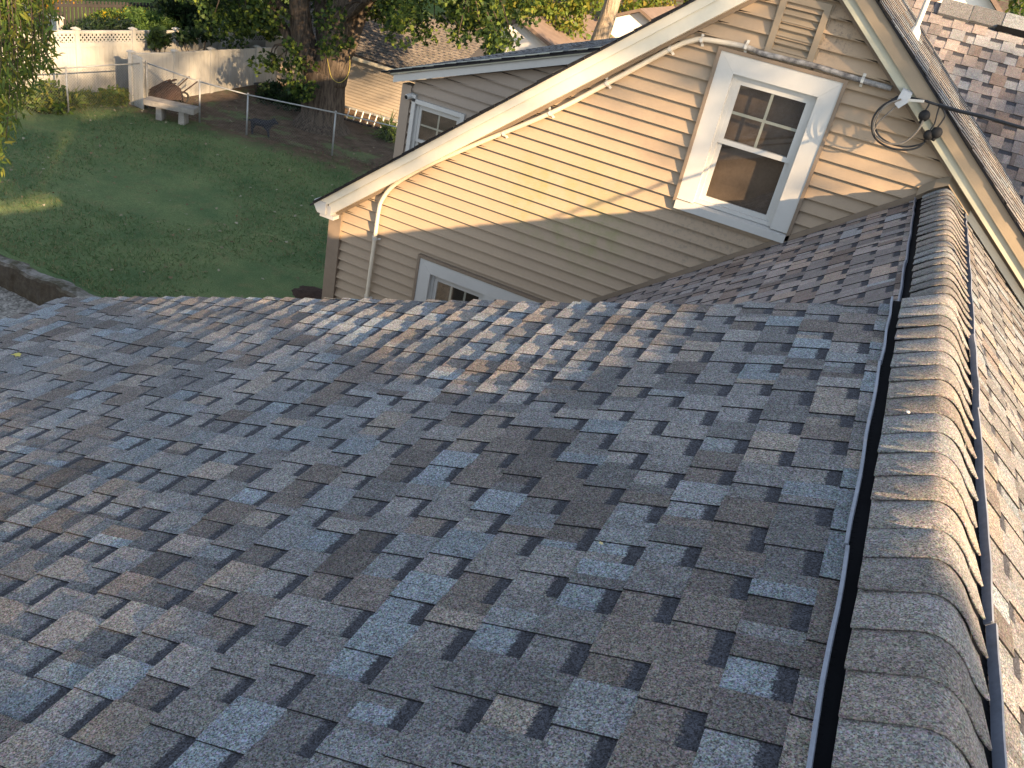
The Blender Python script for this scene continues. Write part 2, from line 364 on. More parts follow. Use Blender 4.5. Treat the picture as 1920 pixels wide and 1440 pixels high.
# ------------------------------------------------------------------ shingle courses
PAL = [((0.118, 0.119, 0.124), 3.0), ((0.150, 0.151, 0.156), 3.4), ((0.132, 0.119, 0.113), 2.2), ((0.188, 0.185, 0.186), 3.2),
       ((0.198, 0.180, 0.164), 1.8), ((0.168, 0.194, 0.218), 1.6), ((0.165, 0.177, 0.190), 2.2), ((0.102, 0.094, 0.092), 1.0)]
def pick(r):
    t = r.random() * sum(p[1] for p in PAL)
    for c, w_ in PAL:
        t -= w_
        if t <= 0: break
    k = r.uniform(0.88, 1.14); return (c[0] * k, c[1] * k, c[2] * k)
def shingles(mb, O, A, D, a0, a1, nc, e, seed, warp=None, lim=None, first=0.0, curl=None):
    """laminated shingles: nc courses stepping along D from O, running along A"""
    r = random.Random(seed); O = Vector(O); A = Vector(A).normalized(); D = Vector(D).normalized(); N = A.cross(D)
    if N.z < 0: N = -N
    def pt(a, d, h):
        return O + A * a + D * d + N * (h + (warp(a, d) if warp else 0.0))
    for k in range(nc):
        l0, l1 = (a0, a1) if lim is None else lim((k + 0.5) * e)
        if l1 - l0 < 0.02: continue
        d0 = max(k * e, first); d1 = (k + 1) * e
        cuts = []; a = l0 - r.uniform(0, 0.3); tooth = r.random() < 0.5
        while a < l1:
            wdt = r.uniform(0.095, 0.135) if tooth else r.uniform(0.082, 0.122)
            cuts.append((a, a + wdt, tooth)); a += wdt; tooth = not tooth
        cb = []
        for (s0, s1, th) in cuts:
            if cb and r.random() < 0.3:
                k_ = r.uniform(0.96, 1.04); cb.append((s0, s1, tuple(v_ * k_ for v_ in cb[-1][2])))
            elif r.random() < 0.28:
                m_ = s0 + (s1 - s0) * r.uniform(0.3, 0.7); cb += [(s0, m_, pick(r)), (m_, s1, pick(r))]
            else: cb.append((s0, s1, pick(r)))
        lift = r.uniform(-0.0008, 0.0012)
        for (s0, s1, th) in cuts:
            s0 = max(s0, l0); s1 = min(s1, l1)
            if s1 - s0 < 0.004: continue
            ht = 0.0052 if th else 0.0012; hb = (0.0106 if th else 0.0062) + lift + r.uniform(-0.0007, 0.0012)
            if curl: hb += curl(0.5 * (s0 + s1), d1) 
            db = d1 + (r.uniform(-0.002, 0.002) if th else -0.001)
            sk = r.uniform(-0.003, 0.003) if th else 0
            for (c0, c1, col) in cb:
                q0 = max(s0, c0); q1 = min(s1, c1)
                if q1 - q0 < 0.002: continue
                al = 0.0 if th else 1.0
                jb = r.uniform(-0.0012, 0.0012) if th else 0
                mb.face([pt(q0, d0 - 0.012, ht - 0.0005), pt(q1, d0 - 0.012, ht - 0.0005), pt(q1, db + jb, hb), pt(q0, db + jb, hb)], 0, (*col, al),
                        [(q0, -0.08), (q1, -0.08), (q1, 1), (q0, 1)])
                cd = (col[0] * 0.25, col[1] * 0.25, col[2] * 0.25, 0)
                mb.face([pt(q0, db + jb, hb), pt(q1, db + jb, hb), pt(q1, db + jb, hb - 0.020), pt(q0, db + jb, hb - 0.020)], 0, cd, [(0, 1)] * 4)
            if th:
                cd = (0.018, 0.018, 0.020, 0)
                for q in (s0, s1):
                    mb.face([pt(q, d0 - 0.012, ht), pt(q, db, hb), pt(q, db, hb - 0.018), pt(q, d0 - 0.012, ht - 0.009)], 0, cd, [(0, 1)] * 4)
    return mb
def capstrip(mb, prof, y0, y1, e, seed, prof_at=None):
    """bent ridge cap shingles, exposed edge towards -Y"""
    r = random.Random(seed); pr = catmull([(x, 0, z) for x, z in prof], 4); n = len(pr)
    nr = []
    for i in range(n):
        t = (pr[min(i + 1, n - 1)] - pr[max(i - 1, 0)]).normalized(); nr.append(Vector((-t.z, 0, t.x)))
    y = y1
    while y > y0:
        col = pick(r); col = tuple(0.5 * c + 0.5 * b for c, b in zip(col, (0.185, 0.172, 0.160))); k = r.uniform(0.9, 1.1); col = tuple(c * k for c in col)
        a = y - e + r.uniform(-0.003, 0.003); b = y + 0.012
        hb = r.uniform(0.0085, 0.0115); sh = r.uniform(-0.003, 0.003); el = r.uniform(0.0, 0.007); er = r.uniform(0.003, 0.011)
        top = []; bot = []; bk = []; lo = []
        for i in range(n):
            u = i / (n - 1)
            ex = el * max(0, 1 - u / 0.3) ** 2 + er * max(0, (u - 0.7) / 0.3) ** 2
            wig = 0.0012 * math.sin(9 * u + y * 40)
            o = Vector((sh, 0, 0))
            top.append(pr[i] + o + nr[i] * (hb + ex) + Vector((0, a + wig, 0)))
            bot.append(pr[i] + o + nr[i] * (hb + ex - 0.0055) + Vector((0, a + wig, 0)))
            bk.append(pr[i] + nr[i] * 0.001 + Vector((0, b, 0)))
            lo.append(pr[i] + nr[i] * -0.004 + Vector((0, b, 0)))
        vs = top + bot + bk + lo; fs = []
        for i in range(n - 1):
            fs.append((i, i + 1, 2 * n + i + 1, 2 * n + i)); fs.append((n + i, n + i + 1, i + 1, i)); fs.append((3 * n + i, 3 * n + i + 1, n + i + 1, n + i))
        fs.append((0, 2 * n, 3 * n, n)); fs.append((n - 1, 2 * n - 1, 4 * n - 1, 3 * n - 1))
        mb.mesh(vs, fs, 0, (*col, 0)); y -= e
    return mb

# ================================================================== the roof in front: house wing
TH = rad(20.67); TF = rad(37.9)
wing = thing("house_wing", (-1.5, 1.5, -0.48), "roof of the low wing in the foreground, mottled grey shingles with a black ridge vent", "building")
Dn = Vector((-math.cos(TH), 0, -math.sin(TH))); Df = Vector((-math.cos(TF), 0, -math.sin(TF))); Dr = Vector((math.cos(rad(38)), 0, -math.sin(rad(38))))
Nn = Vector((-math.sin(TH), 0, math.cos(TH)))
def warp_near(a, d):
    # deck waves shaped so the low sun lights the far edge, not mid-roof
    e1 = 0.024 * ss(a, 2.75, 3.85) * (ss(d, 0.4, 4.4)) ** 1.1
    e2 = 0.008 * ss(d, 3.6, 5.4) * (0.5 + 0.5 * math.sin(a * 2.6 - 5.0)) * ss(a, 1.2, 2.4)
    return e1 + e2 - 0.028 * ss(d, 0.3, 1.7) * (1 - ss(d, 1.9, 4.2)) * (1 - 0.75 * ss(a, 2.6, 3.6)) + 0.0018 * math.sin(a * 7 + d * 3) + 0.0015 * math.sin(a * 3.1 - d * 8)
A0 = Vector((0.2395, 0, H - 1.2240)) - Nn * 0.010
def curl_near(a, d):
    return 0.0075 * ss(a - 0.10 * d, 2.2, 2.9) * ss(d, 0.7, 1.5) + 0.005 * ss(d, 3.2, 4.4) * (1 - ss(a, 3.0, 3.5))  # butts lifted so the low sun catches them in warm streaks
mb = shingles(MB(), A0 - Dn * 0.143, (0, 1, 0), Dn, -3.2, 3.85, 38, 0.143, 11, warp_near, first=0.075, curl=curl_near)
def near_pt(a, d, h): return A0 - Dn * 0.143 + Dn * d + Nn * h + Vector((0, a, 0))
o = mb.build("roof_slope", M['shingle'], wing)
# deck, drip edge, fascia under the low slope
mb = MB()
dE = 38 * 0.143
mb.prism([near_pt(-3.2, 0.02, -0.06), near_pt(-3.2, dE - 0.015, -0.06), near_pt(-3.2, dE - 0.015, -0.075), near_pt(-3.2, 0.02, -0.075)], (0, 7.04, 0))
mb.build("roof_deck", M['felt'], wing)
mb = MB()
mb.prism([near_pt(3.80, 0.10, -0.022), near_pt(3.80, dE - 0.02, -0.022), near_pt(3.80, dE - 0.02, -0.20), near_pt(3.80, 0.10, -0.20)], (0, 0.03, 0))
mb.build("rake_board", M['white_paint'], wing)
mb = MB(); e0 = near_pt(0, dE, -0.05)
mb.box((e0.x - 0.11, -3.2, e0.z - 0.12), (e0.x + 0.0, 3.82, e0.z - 0.01)); mb.build("gutter", M['white_paint'], wing)
# steep slope beyond it
F0 = Vector((0.202, 0, H - 1.434)) - Vector((-math.sin(TF), 0, math.cos(TF))) * 0.010
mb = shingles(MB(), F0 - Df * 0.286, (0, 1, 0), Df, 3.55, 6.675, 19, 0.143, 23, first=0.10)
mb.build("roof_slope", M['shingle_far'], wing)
Nf = Vector((-math.sin(TF), 0, math.cos(TF)))
mb = MB(); f0 = F0 - Df * 0.286
mb.prism([f0 + Df * 0.02 - Nf * 0.02 + Vector((0, 3.5, 0)), f0 + Df * 2.70 - Nf * 0.02 + Vector((0, 3.5, 0)), f0 + Df * 2.70 - Nf * 0.05 + Vector((0, 3.5, 0)), f0 + Df * 0.02 - Nf * 0.05 + Vector((0, 3.5, 0))], (0, 3.18, 0))
mb.build("roof_deck", M['felt'], wing)
# gutter of the steep slope, its white end shows by the wall
ge = f0 + Df * 2.715
mb = MB(); gp = [(ge.x + 0.01, ge.z + 0.004), (ge.x - 0.11, ge.z + 0.004), (ge.x - 0.11, ge.z - 0.02), (ge.x - 0.085, ge.z - 0.10), (ge.x + 0.01, ge.z - 0.10)]
mb.prism([(x, 3.95, z) for x, z in gp], (0, 2.70, 0)); mb.build("gutter", M['white_paint'], wing)
# step flashing along the wall of the gable house
mb = MB(); jn = lambda d, h: f0 + Df * d + Nf * h
mb.prism([jn(0.0, 0.008) + Vector((0, 6.632, 0)), jn(2.72, 0.008) + Vector((0, 6.632, 0)), jn(2.72, 0.045) + Vector((0, 6.632, 0)), jn(0.0, 0.045) + Vector((0, 6.632, 0))], (0, 0.02, 0))
mb.build("wall_flashing", M['brown_trim'], wing)
# right hand slope
An = Vector((0.47, 0, H - 1.137)); Af = Vector((0.50, 0, H - 1.20)); Nr = Vector((math.sin(rad(38)), 0, math.cos(rad(38))))
mb = shingles(MB(), An + Dr * 0.05 - Nr * 0.008, (0, 1, 0), Dr, -3.2, 3.85, 24, 0.143, 31)
mb.build("roof_slope", M['shingle'], wing)
mb = shingles(MB(), Af + Dr * 0.05 - Nr * 0.008, (0, 1, 0), Dr, 3.6, 6.675, 24, 0.143, 37)
mb.build("roof_slope", M['shingle'], wing)
mb = MB()
for (a_, y0, y1) in ((An, -3.2, 3.84), (Af, 3.5, 6.68)):
    p = a_ - Nr * 0.014; q = p + Dr * 3.46
    mb.prism([p + Vector((0, y0, 0)), q + Vector((0, y0, 0)), q - Nr * 0.03 + Vector((0, y0, 0)), p - Nr * 0.03 + Vector((0, y0, 0))], (0, y1 - y0, 0))
mb.build("roof_deck", M['felt'], wing)
# ridge vents
def ridge_vent(prof, fl, fr, nl, nr_, y0, y1, e, seed, jog):
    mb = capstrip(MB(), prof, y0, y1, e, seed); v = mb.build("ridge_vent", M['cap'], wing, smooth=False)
    for p in v.data.polygons: p.use_smooth = len(p.vertices) == 4
    mb = MB(); r = random.Random(seed)
    xl, zl = prof[0]; xr, zr = prof[-1]
    L = Vector((fl[0], 0, fl[1])); Rr = Vector((fr[0], 0, fr[1]))
    for base, edge, nn in ((L, Vector((xl, 0, zl)), nl), (Rr, Vector((xr, 0, zr)), nr_)):
        inn = edge + (edge - base).normalized() * 0.02 - nn * 0.014
        mb.prism([base + Vector((0, y0, 0)) + nn * 0.001, inn + Vector((0, y0, 0)), inn - nn * 0.03 + Vector((0, y0, 0)), base - nn * 0.02 + Vector((0, y0, 0))], (0, y1 - y0, 0))
        y = y0
        while y < y1:
            mb.bar(base + Vector((0, y, 0)) + nn * 0.0005, inn + Vector((0, y, 0)) - nn * 0.006, 0.004, 0.004, nn); y += 0.024
    mb.build("vent_louvre", M['black_plastic'], v)
    for base, nn, sgn in ((L, nl, -1), (Rr, nr_, 1)):
        mb = MB(); y = y0; k = 0; tn = (An - base); tn.y = 0
        while y < y1 - 0.02:
            ye = min(y + 1.22, y1); n = 10; off = 0.0016 * ((k % 2) * 2 - 1) * jog
            pts = [base + nn * (0.011 + 0.004 * r.random()) + Vector((off + 0.0022 * math.sin(i * 1.3 + k), lerp(y, ye - 0.006, i / n), 0)) for i in range(n + 1)]
            for i in range(n): mb.bar(pts[i], pts[i + 1], 0.0085, 0.018 if sgn < 0 else 0.024, nn)
            y = ye; k += 1
        mb.build("vent_edge", M['flange'], v)
    return v
Hh = lambda L: [(x, H + z) for x, z in L]
ridge_vent(Hh([(0.318, -1.186), (0.355, -1.1655), (0.395, -1.1435), (0.428, -1.125), (0.452, -1.1155), (0.478, -1.1165), (0.503, -1.128), (0.53, -1.150), (0.552, -1.176), (0.574, -1.201), (0.592, -1.219)]),
           (0.285, H - 1.204), (0.622, H - 1.246), Nn, Nr, -3.0, 3.87, 0.135, 5, 1)
ridge_vent(Hh([(0.378, -1.276), (0.405, -1.252), (0.44, -1.222), (0.475, -1.197), (0.50, -1.187), (0.525, -1.190), (0.55, -1.204), (0.58, -1.228), (0.60, -1.247), (0.622, -1.266), (0.638, -1.277)]),
           (0.350, H - 1.318), (0.664, H - 1.318), Nf, Nr, 3.72, 6.60, 0.122, 6, 1)
# bent saddle flashing where the ridge meets the wall
mb = MB(); pr = [(0.335, -1.285), (0.42, -1.205), (0.50, -1.158), (0.60, -1.235), (0.70, -1.315)]
for i in range(4):
    (xa, za), (xb, zb) = pr[i], pr[i + 1]
    mb.prism([(xa, 6.57, H + za), (xb, 6.57, H + zb), (xb, 6.636, H + zb + 0.05), (xa, 6.636, H + za + 0.05)], (0, 0.006, 0.003))
mb.build("ridge_flashing", M['tan_trim'], wing)
# pale skirt board along the junction of the right slope
mb = MB(); p = Af + Nr * 0.012 + Vector((0, 6.615, 0)); q = p + Dr * 3.2
mb.prism([p + Dr * 0.17, q, q + Nr * 0.045, p + Dr * 0.17 + Nr * 0.045], (0, 0.03, 0)); mb.build("skirt_board", M['cream_trim'], wing)
# walls under the roofs
mb = MB(); zl = near_pt(0, dE - 0.25, -0.05)
mb.prism([(-4.45, -3.0, -0.48), (2.9, -3.0, -0.48), (2.9, -3.0, H - 3.10), (0.47, -3.0, H - 1.20), (-4.45, -3.0, H - 3.11)], (0, 6.7, 0))
mb.prism([(-1.5, 3.7, -0.48), (2.9, 3.7, -0.48), (2.9, 3.7, H - 3.16), (0.5, 3.7, H - 1.28), (-1.5, 3.7, H - 2.87)], (0, 2.95, 0))
mb.build("wall", M['siding'], wing)

# ================================================================== the gable house
YG = 6.69
RL = 0.8197; RR = 0.797; XA = -0.813; ZA = H + 0.175       # outer rake lines, at the front of the rake boards
def zrake(x): return ZA + RL * (x - XA) if x < XA else ZA - RR * (x - XA)
house = thing("gable_house", (-0.8, 9.5, -0.1), "tan vinyl sided gable house with white trimmed windows and a louvred vent", "building")
win1 = (-1.31, -0.372, H - 1.91, H - 0.690)
win2 = (-3.462, -1.90, H - 4.70, H - 3.08)
def siding(mb, Yf, z0, z1, xl, xr, holes, e=0.1, seed=1, t=0.042, jit=0.035):
    r = random.Random(seed); z = z0; k = 0
    while z < z1:
        ze = z + e
        iv = [(xl(z), xr(z), xl(ze), xr(ze))]
        segs = []
        a, b = xl(z + e * 0.5), xr(z + e * 0.5)
        cuts = [(a, b)]
        for (h0, h1, hz0, hz1) in holes:
            if hz0 < z + e * 0.5 < hz1:
                nw = []
                for (p, q) in cuts:
                    if h1 <= p or h0 >= q: nw.append((p, q))
                    else:
                        if h0 > p: nw.append((p, h0))
                        if h1 < q: nw.append((h1, q))
                cuts = nw
        g = r.uniform(1 - jit, 1 + jit); c = (g, g, g, 1)
        for (p, q) in cuts:
            if q - p < 0.01: continue
            pb, qb, pt_, qt = p, q, p, q
            if abs(p - a) < 1e-6: pb, pt_ = xl(z), xl(ze)
            if abs(q - b) < 1e-6: qb, qt = xr(z), xr(ze)
            if qt - pt_ < 0.0: continue
            mb.face([(pb, Yf - t, z), (qb, Yf - t, z), (qt, Yf - t * 0.80, z + 0.012), (pt_, Yf - t * 0.80, z + 0.012)], 0, c)
            mb.face([(pb, Yf - t * 0.80, z + 0.012), (qb, Yf - t * 0.80, z + 0.012), (qt, Yf - 0.001, ze), (pt_, Yf - 0.001, ze)], 0, c)
            mb.face([(pb, Yf + 0.004, z), (qb, Yf + 0.004, z), (qb, Yf - t, z), (pb, Yf - t, z)], 0, (c[0] * .55, c[1] * .5, c[2] * .45, 1))  # underside coloured darker to strengthen the lap shadow line
        z = ze; k += 1
    return mb
xlw = lambda z: max(-4.40, XA + (z + 0.24 - ZA) / RL if z + 0.24 < ZA else XA)
xrw = lambda z: min(3.9, XA - (z + 0.24 - ZA) / RR if z + 0.24 < ZA else XA)
zs0 = H - 1.64 * 6.69 / 6.3
n0 = int((zs0 + 0.3) / 0.0999)
mb = siding(MB(), YG, zs0 - n0 * 0.0999, ZA - 0.24, xlw, xrw, [(win1[0] + .06, win1[1] - .06, win1[2] + .05, win1[3] - .06), (win2[0] + .05, win2[1] - .05, win2[2], win2[3] - .06)], 0.0999, 3)
mb.build("wall", M['siding'], house)
mb = MB()   # shell behind the siding
mb.prism([(-4.42, YG + 0.16, -0.3), (3.95, YG + 0.16, -0.3), (3.95, YG + 0.16, zrake(3.95) - 0.3), (XA, YG + 0.16, ZA - 0.3), (-4.42, YG + 0.16, zrake(-4.42) - 0.3)], (0, 9, 0))
mb.build("wall_core", M['siding'], house)
mb = MB(); mb.box((-4.47, YG - 0.056, -0.3), (-4.335, YG + 0.012, H - 2.98)); mb.box((-4.47, YG + 0.012, -0.3), (-4.44, YG + 0.14, H - 2.98))
mb.build("corner_trim", M['brown_trim'], house)
mb = MB(); mb.face([(-4.45, YG + .14, -0.3), (-4.45, YG + 9, -0.3), (-4.45, YG + 9, H - 3.0), (-4.45, YG + .14, H - 3.0)]); mb.build("wall", M['siding'], house)
# rake boards: strips parallel to the rake, between vertical offsets u0..u1 below the outer line
def rake(mb, side, x0, x1, u0, u1, ya, yb):
    f = (lambda x: ZA + RL * (x - XA)) if side < 0 else (lambda x: ZA - RR * (x - XA))
    mb.prism([(x0, ya, f(x0) - u0), (x1, ya, f(x1) - u0), (x1, ya, f(x1) - u1), (x0, ya, f(x0) - u1)], (0, yb - ya, 0))
mb = MB(); rake(mb, -1, -4.55, XA, 0.012, 0.095, 6.535, 6.69); rake(mb, -1, -4.43, XA, 0.0955, 0.215, 6.55, 6.688); mb.build("rake_board", M['cream_trim'], house)
mb = MB(); rake(mb, 1, XA, 3.95, 0.012, 0.135, 6.53, 6.69); mb.build("rake_board", M['tan_trim'], house)
mb = MB(); rake(mb, 1, XA, 3.95, 0.1355, 0.215, 6.552, 6.688); mb.build("frieze_board", M['frieze'], house)
mb = MB(); rake(mb, -1, -4.40, XA, 0.2155, 0.250, 6.637, 6.687); rake(mb, 1, XA, 3.9, 0.2155, 0.250, 6.637, 6.687); mb.build("siding_channel", M['brown_trim'], house)
mb = MB(); rake(mb, -1, -4.62, XA, -0.006, 0.0115, 6.515, 6.72); rake(mb, 1, XA, 3.98, -0.006, 0.0115, 6.515, 6.72); mb.build("drip_edge", M['dark_edge'], house)
# gutter along the left eave, end on
mb = MB(); gx = -4.575; gz = H - 2.905
gp = [(gx + 0.13, gz + 0.03), (gx + 0.0, gz + 0.03), (gx - 0.012, gz - 0.0), (gx + 0.02, gz - 0.055), (gx + 0.04, gz - 0.085), (gx + 0.13, gz - 0.085)]
mb.prism([(x, 6.522, z) for x, z in gp], (0, 9, 0)); mb.build("gutter", M['white_paint'], house)
mb = MB(); mb.box((gx + 0.06, 6.54, gz - 0.12), (-4.36, 6.69, gz - 0.087)); mb.box((gx + 0.131, 6.545, gz - 0.086), (-4.40, 6.68, gz + 0.0)); mb.build("soffit", M['white_paint'], house)
# roof slopes
DL = Vector((-1, 0, -RL)).normalized(); DR = Vector((1, 0, -RR)).normalized()
NL = Vector((-RL, 0, 1)).normalized(); NR = Vector((RR, 0, 1)).normalized()
AP = Vector((XA, 0, ZA))
mb = shingles(MB(), AP + NR * 0.006, (0, 1, 0), DR, 6.50, 15.5, 30, 0.143, 41); mb.build("roof_slope", M['shingle'], house)
mb = shingles(MB(), AP + NL * 0.006, (0, 1, 0), DL, 6.50, 15.5, 34, 0.143, 43); mb.build("roof_slope", M['shingle'], house)
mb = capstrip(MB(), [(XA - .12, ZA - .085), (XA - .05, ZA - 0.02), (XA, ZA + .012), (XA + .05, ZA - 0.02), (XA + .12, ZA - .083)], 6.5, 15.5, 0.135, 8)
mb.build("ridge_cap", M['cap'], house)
# cross gable to the right, its slope faces the camera
YR, ZR, PC = 10.1, H - 0.17, math.tan(rad(38.5))
DC = Vector((0, -1, -PC)).normalized()
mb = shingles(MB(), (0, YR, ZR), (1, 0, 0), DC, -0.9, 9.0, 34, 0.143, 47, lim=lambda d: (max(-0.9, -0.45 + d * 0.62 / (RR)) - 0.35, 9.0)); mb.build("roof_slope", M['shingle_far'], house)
mb = MB()
mb.prism([(-0.1, YR, ZR - 0.02), (9.0, YR, ZR - 0.02), (9.0, YR - 3.4, ZR - 0.02 - 3.4 * PC), (3.6, YR - 3.4, ZR - 0.02 - 3.4 * PC)], (0, 0.02, -0.03))
mb.prism([(-0.1, YR, ZR), (9.0, YR, ZR), (9.0, YR + 4, ZR - 3.2), (-0.1, YR + 4, ZR - 3.2)], (0, -0.02, -0.03))
mb.build("roof_deck", M['felt'], house)
v = MB(); r = random.Random(4); x = 0.0
while x < 9:
    c = pick(r); h = 0.012 + r.uniform(0, .006)
    v.prism([(x, YR - 0.15, ZR - 0.085 + h), (x, YR, ZR + 0.045 + h), (x, YR + 0.15, ZR - 0.085 + h), (x, YR + 0.13, ZR - 0.095), (x, YR - 0.13, ZR - 0.095)], (0.30, 0, -0.006), 0, (*c, 0)); x += 0.295
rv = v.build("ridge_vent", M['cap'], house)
mb = MB(); mb.box((0.55, YR - 0.165, ZR - 0.105), (9, YR - 0.12, ZR - 0.055)); mb.build("vent_edge", M['black_plastic'], rv)
mb = MB(); mb.box((3.9, YG + 0.3, -0.3), (9, YR + 3, ZR - 2.6)); mb.build("wall", M['siding'], house)
# plumbing vent pipe with flashing collar on the right slope
pp = P(1722, 42, 'Y', 7.9); zz = ZA - RR * (pp.x - XA)
mb = MB(); mb.tube([(pp.x, pp.y, zz - 0.05), (pp.x, pp.y, zz + 0.45)], 0.021, 12); vp = mb.build("vent_pipe", M['white_paint'], house, smooth=False)
mb = MB(); mb.tube([(pp.x, pp.y, zz - 0.06), (pp.x, pp.y, zz + 0.03), (pp.x, pp.y, zz + 0.07)], [0.06, 0.048, 0.024], 12); mb.build("pipe_flashing", M['grey_plastic'], vp)
# gable vent
vx0, vx1, vz0, vz1 = -0.99, -0.645, H - 0.672, H - 0.262
mb = MB(); fw = 0.045; yf = YG - 0.055
for (a, b, c, d) in ((vx0, vx0 + fw, vz0, vz1), (vx1 - fw, vx1, vz0, vz1), (vx0 + fw, vx1 - fw, vz0, vz0 + fw), (vx0 + fw, vx1 - fw, vz1 - fw, vz1)):
    mb.box((a, yf, c), (b, YG + 0.0, d))
mb.box((vx0 - 0.015, yf + 0.025, vz0 - 0.015), (vx0 - 0.0005, YG, vz1)); mb.box((vx1 + 0.0005, yf + 0.025, vz0 - 0.015), (vx1 + 0.015, YG, vz1)); mb.box((vx0 - 0.015, yf + 0.025, vz0 - 0.015), (vx1 + 0.015, YG, vz0 - 0.0005))
gv = mb.build("gable_vent", M['tan_trim'], house)
mb = MB(); mb.box((vx0 + fw, YG - 0.012, vz0 + fw), (vx1 - fw, YG - 0.006, vz1 - fw)); mb.build("vent_back", M['dark_edge'], gv)
for i in range(7):
    z = vz0 + fw + 0.004 + i * 0.0475
    if z + 0.04 > vz1 - fw: break
    mb = MB(); mb.prism([(vx0 + fw + 0.001, yf + 0.008, z), (vx1 - fw - 0.001, yf + 0.008, z), (vx1 - fw - 0.001, YG - 0.014, z + 0.036), (vx0 + fw + 0.001, YG - 0.014, z + 0.036)], (0, 0.002, 0.006)); mb.build("slat", M['tan_trim'], gv)

def window(x0, x1, z0, z1, Y, cas, parent, units=1, jch=True, rows=2, cols=2, back='blind', proud=0.05, trim='white_paint', depth=0.055):
    mb = MB(); yf = Y - proud; yb = Y + 0.02; j = 0.026 if jch else 0.0
    a0, a1, b0, b1 = x0 + j, x1 - j, z0, z1 - j
    sill = 0.075
    # mitred casing
    def trap(p, yf=yf): mb.prism([(x, yf, z) for x, z in p], (0, yb - yf, 0))
    trap([(a0, b1), (a1, b1), (a1 - cas, b1 - cas), (a0 + cas, b1 - cas)])
    trap([(a0, b1 - 0.001), (a0 + cas, b1 - cas - 0.001), (a0 + cas, b0 + sill), (a0, b0 + sill)])
    trap([(a1, b1 - 0.001), (a1, b0 + sill), (a1 - cas, b0 + sill), (a1 - cas, b1 - cas - 0.001)])
    ix0, ix1, iz0, iz1 = a0 + cas, a1 - cas, b0 + sill, b1 - cas
    wn = mb.build("window", M[trim], parent)
    mb = MB(); mb.prism([(a0, yf - 0.022, b0), (a0, yf - 0.022, b0 + sill - 0.014), (a0, Y + 0.03, b0 + sill - 0.001), (a0, Y + 0.03, b0)], (a1 - a0, 0, 0)); mb.build("sill", M[trim], wn)
    if jch:
        mb = MB(); yj = yf - 0.008
        mb.box((x0, yj, z0 + 0.02), (a0 - 0.0005, yb, z1)); mb.box((a1 + 0.0005, yj, z0 + 0.02), (x1, yb, z1)); mb.box((a0, yj, b1 + 0.0005), (a1, yb, z1)); mb.build("trim_channel", M['brown_trim'], wn)
    uw = (ix1 - ix0 - (units - 1) * 0.11) / units
    for u in range(units):
        p = ix0 + u * (uw + 0.11); q = p + uw
        if u:
            mb = MB(); mb.box((p - 0.11, yf + 0.004, iz0), (p, yb, iz1)); mb.build("mullion", M[trim], wn)
        # frame liner
        ys = Y - 0.008; fr = 0.03; mb = MB()
        for (c, d, e_, f) in ((p, p + fr, iz0, iz1), (q - fr, q, iz0, iz1), (p + fr, q - fr, iz0, iz0 + fr), (p + fr, q - fr, iz1 - fr, iz1)):
            mb.box((c, ys, e_), (d, Y + depth + 0.03, f))
        mb.build("window_frame", M[trim], wn)
        P0, P1, Q0, Q1 = p + fr, q - fr, iz0 + fr, iz1 - fr; mid = (Q0 + Q1) / 2 + 0.01
        st = 0.036
        for nm, (s0, s1), yy in (("sash", (mid - 0.018, Q1), ys + 0.010), ("sash", (Q0, mid + 0.018), ys + 0.030)):
            mb = MB()
            for (c, d, e_, f) in ((P0, P0 + st, s0, s1), (P1 - st, P1, s0, s1), (P0 + st, P1 - st, s0, s0 + st), (P0 + st, P1 - st, s1 - st, s1)):
                mb.box((c, yy, e_), (d, yy + 0.0195, f))
            sh = mb.build("sash", M[trim], wn)
            mb = MB(); mb.face([(P0 + st, yy + 0.006, s0 + st), (P1 - st, yy + 0.006, s0 + st), (P1 - st, yy + 0.006, s1 - st), (P0 + st, yy + 0.006, s1 - st)]); mb.build("glass_pane", M['glass'], wn)
            if s1 == Q1 and rows:
                mb = MB(); gx = [lerp(P0 + st, P1 - st, (i + 1) / cols) for i in range(cols - 1)]; gzz = [lerp(s0 + st, s1 - st, (i + 1) / rows) for i in range(rows - 1)]
                for x in gx: mb.box((x - 0.010, yy + 0.008, s0 + st), (x + 0.010, yy + 0.013, s1 - st))
                for z in gzz: mb.box((P0 + st, yy + 0.0081, z - 0.010), (P1 - st, yy + 0.0131, z + 0.010))
                mb.build("grille", M['grille'], wn)
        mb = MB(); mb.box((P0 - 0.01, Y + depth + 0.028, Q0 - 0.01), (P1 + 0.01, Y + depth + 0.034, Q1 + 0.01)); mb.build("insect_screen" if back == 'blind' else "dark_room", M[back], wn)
    return wn
window(*win1[:2], win1[2], win1[3], YG, 0.132, house, 1, back='blind', depth=0.075)
window(*win2[:2], win2[2], win2[3], YG, 0.125, house, 2, back='dark_room', rows=2, cols=3)

# ================================================================== service conduit, box, cables on the gable
YC = 6.626
pts = [(682, 600), (686, 570), (694, 510), (703, 445), (710, 395), (716, 375), (733, 352), (760, 333), (800, 311), (900, 270 - 3), (1032, 212), (1139, 156), (1257, 92), (1295, 77), (1318, 74), (1360, 80), (1399, 88), (1430, 100), (1480, 112), (1534, 125), (1617, 151), (1672, 166)]
